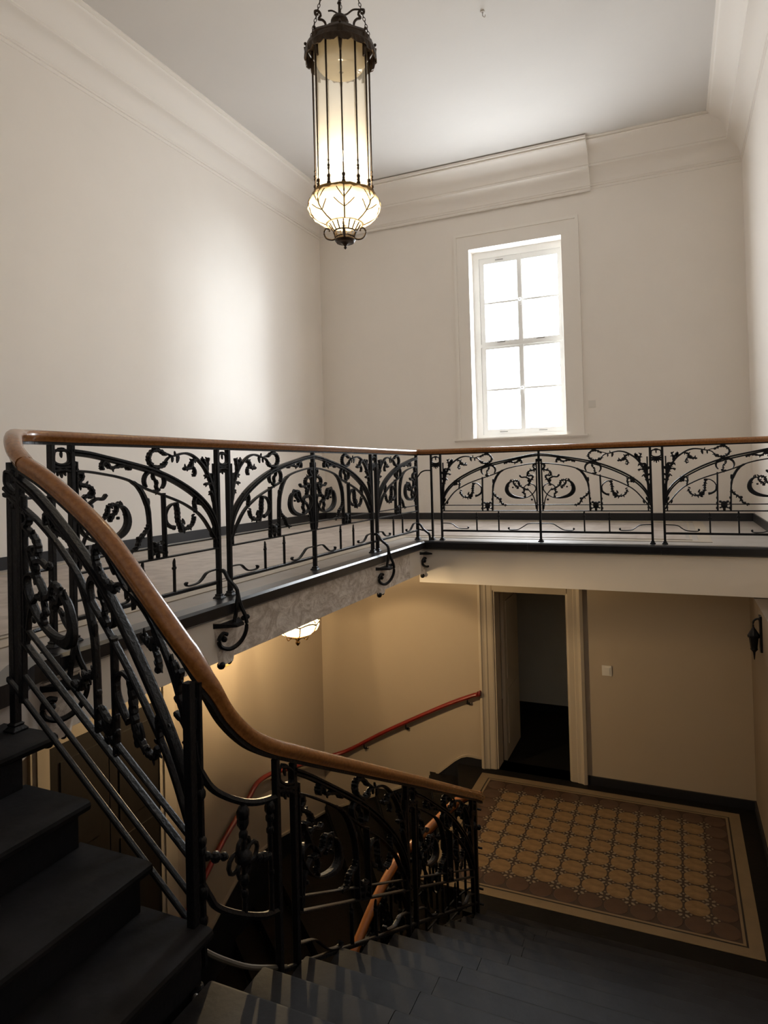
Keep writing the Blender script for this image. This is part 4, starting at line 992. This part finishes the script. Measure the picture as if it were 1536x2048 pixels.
for z in (3.66, 3.46): L0(G().ball((0, 0, z), 0.035, 12, 8, 1.3)).build('bulb', BULB, ch, smooth=True)
def point(name, loc_, e, col, r=0.05):
    d = bpy.data.lights.new(name, 'POINT'); d.energy = e; d.color = col; d.shadow_soft_size = r
    o = bpy.data.objects.new(name, d); COL.objects.link(o); o.location = loc_; return o
LAMP_E = 54.0
point('lantern_light', (LP.x, LP.y, 3.46), LAMP_E*1.25, (1.0, 0.80, 0.52), 0.06)
point('bowl_light', (LP.x, LP.y, 3.20), LAMP_E*0.035, (1.0, 0.80, 0.52), 0.06)

hk = empty('ceiling_hook', (1.21, -0.64, ZC), 'tiny hook left in the ceiling right of the tall lantern', 'hook')
G().lathe([(0.028, 0.0), (0.026, -0.012), (0.01, -0.018)], 12).build('hook_plate', CEIL, hk, smooth=True)
G().tube(spline([(0, 0, -0.01), (0, 0, -0.05), (0.022, 0, -0.075), (0.03, 0, -0.05)], 4), 0.006, 6).build('hook_wire', CEIL, hk, smooth=True)
# small pendant below the left gallery
SP = Vector((-0.62, -1.95, -0.86))
sl = empty('pendant_lantern', tuple(SP), 'small leaded glass bowl lamp glowing under the left gallery', 'lamp')
prof = [(0.185, 0.235), (0.215, 0.20), (0.225, 0.165), (0.205, 0.12), (0.16, 0.08), (0.10, 0.06), (0.02, 0.055)]
def wob2(t, z): return 1+0.05*(abs(math.sin(t*math.pi*7))**0.5-0.6)
b2 = G().lathe(prof, 70, wob=wob2).build('glass_bowl', OPAL2, sl, smooth=80.0)
g = G()
g.tube([polar(0.222+0.012*abs(math.sin(3.5*2*math.pi*k/56)), 2*math.pi*k/56, 0.175+0.028*abs(math.sin(3.5*2*math.pi*k/56))) for k in range(56)], 0.007, 5, loop=True)
for k in range(7): g.tube([polar(r*1.005, 2*math.pi*k/7, z) for r, z in prof[:6]], 0.006, 5)
g.build('leading', LEAD, b2, smooth=True)
G().lathe([(0.19, 0.23), (0.20, 0.245), (0.15, 0.30), (0.06, 0.34), (0.02, 0.36), (0.015, 0.50)], 24).build('cap', BRONZE, sl, smooth=True)
g = G().lathe([(0.095, 0.066), (0.102, 0.05), (0.07, 0.032), (0.035, 0.025), (0.016, 0.0), (0.026, -0.018), (0.02, -0.035), (0.001, -0.055)], 16); g.build('finial', BRASS, sl, smooth=True)
for k in range(6):
    a = 2*math.pi*k/6; G().tube(spline([polar(0.075, a, 0.035), polar(0.11, a, 0.02), polar(0.125, a, 0.055), polar(0.10, a, 0.07)], 4), 0.006, 5).build('cage_scroll', BRASS, sl, smooth=True)
G().ball((0, 0, 0.17), 0.03, 10, 6).build('bulb', BULB, sl, smooth=True)
point('small_lamp_light', tuple(SP+Vector((0, 0, 0.20))), 1900.0, (1.0, 0.73, 0.41), 0.03)
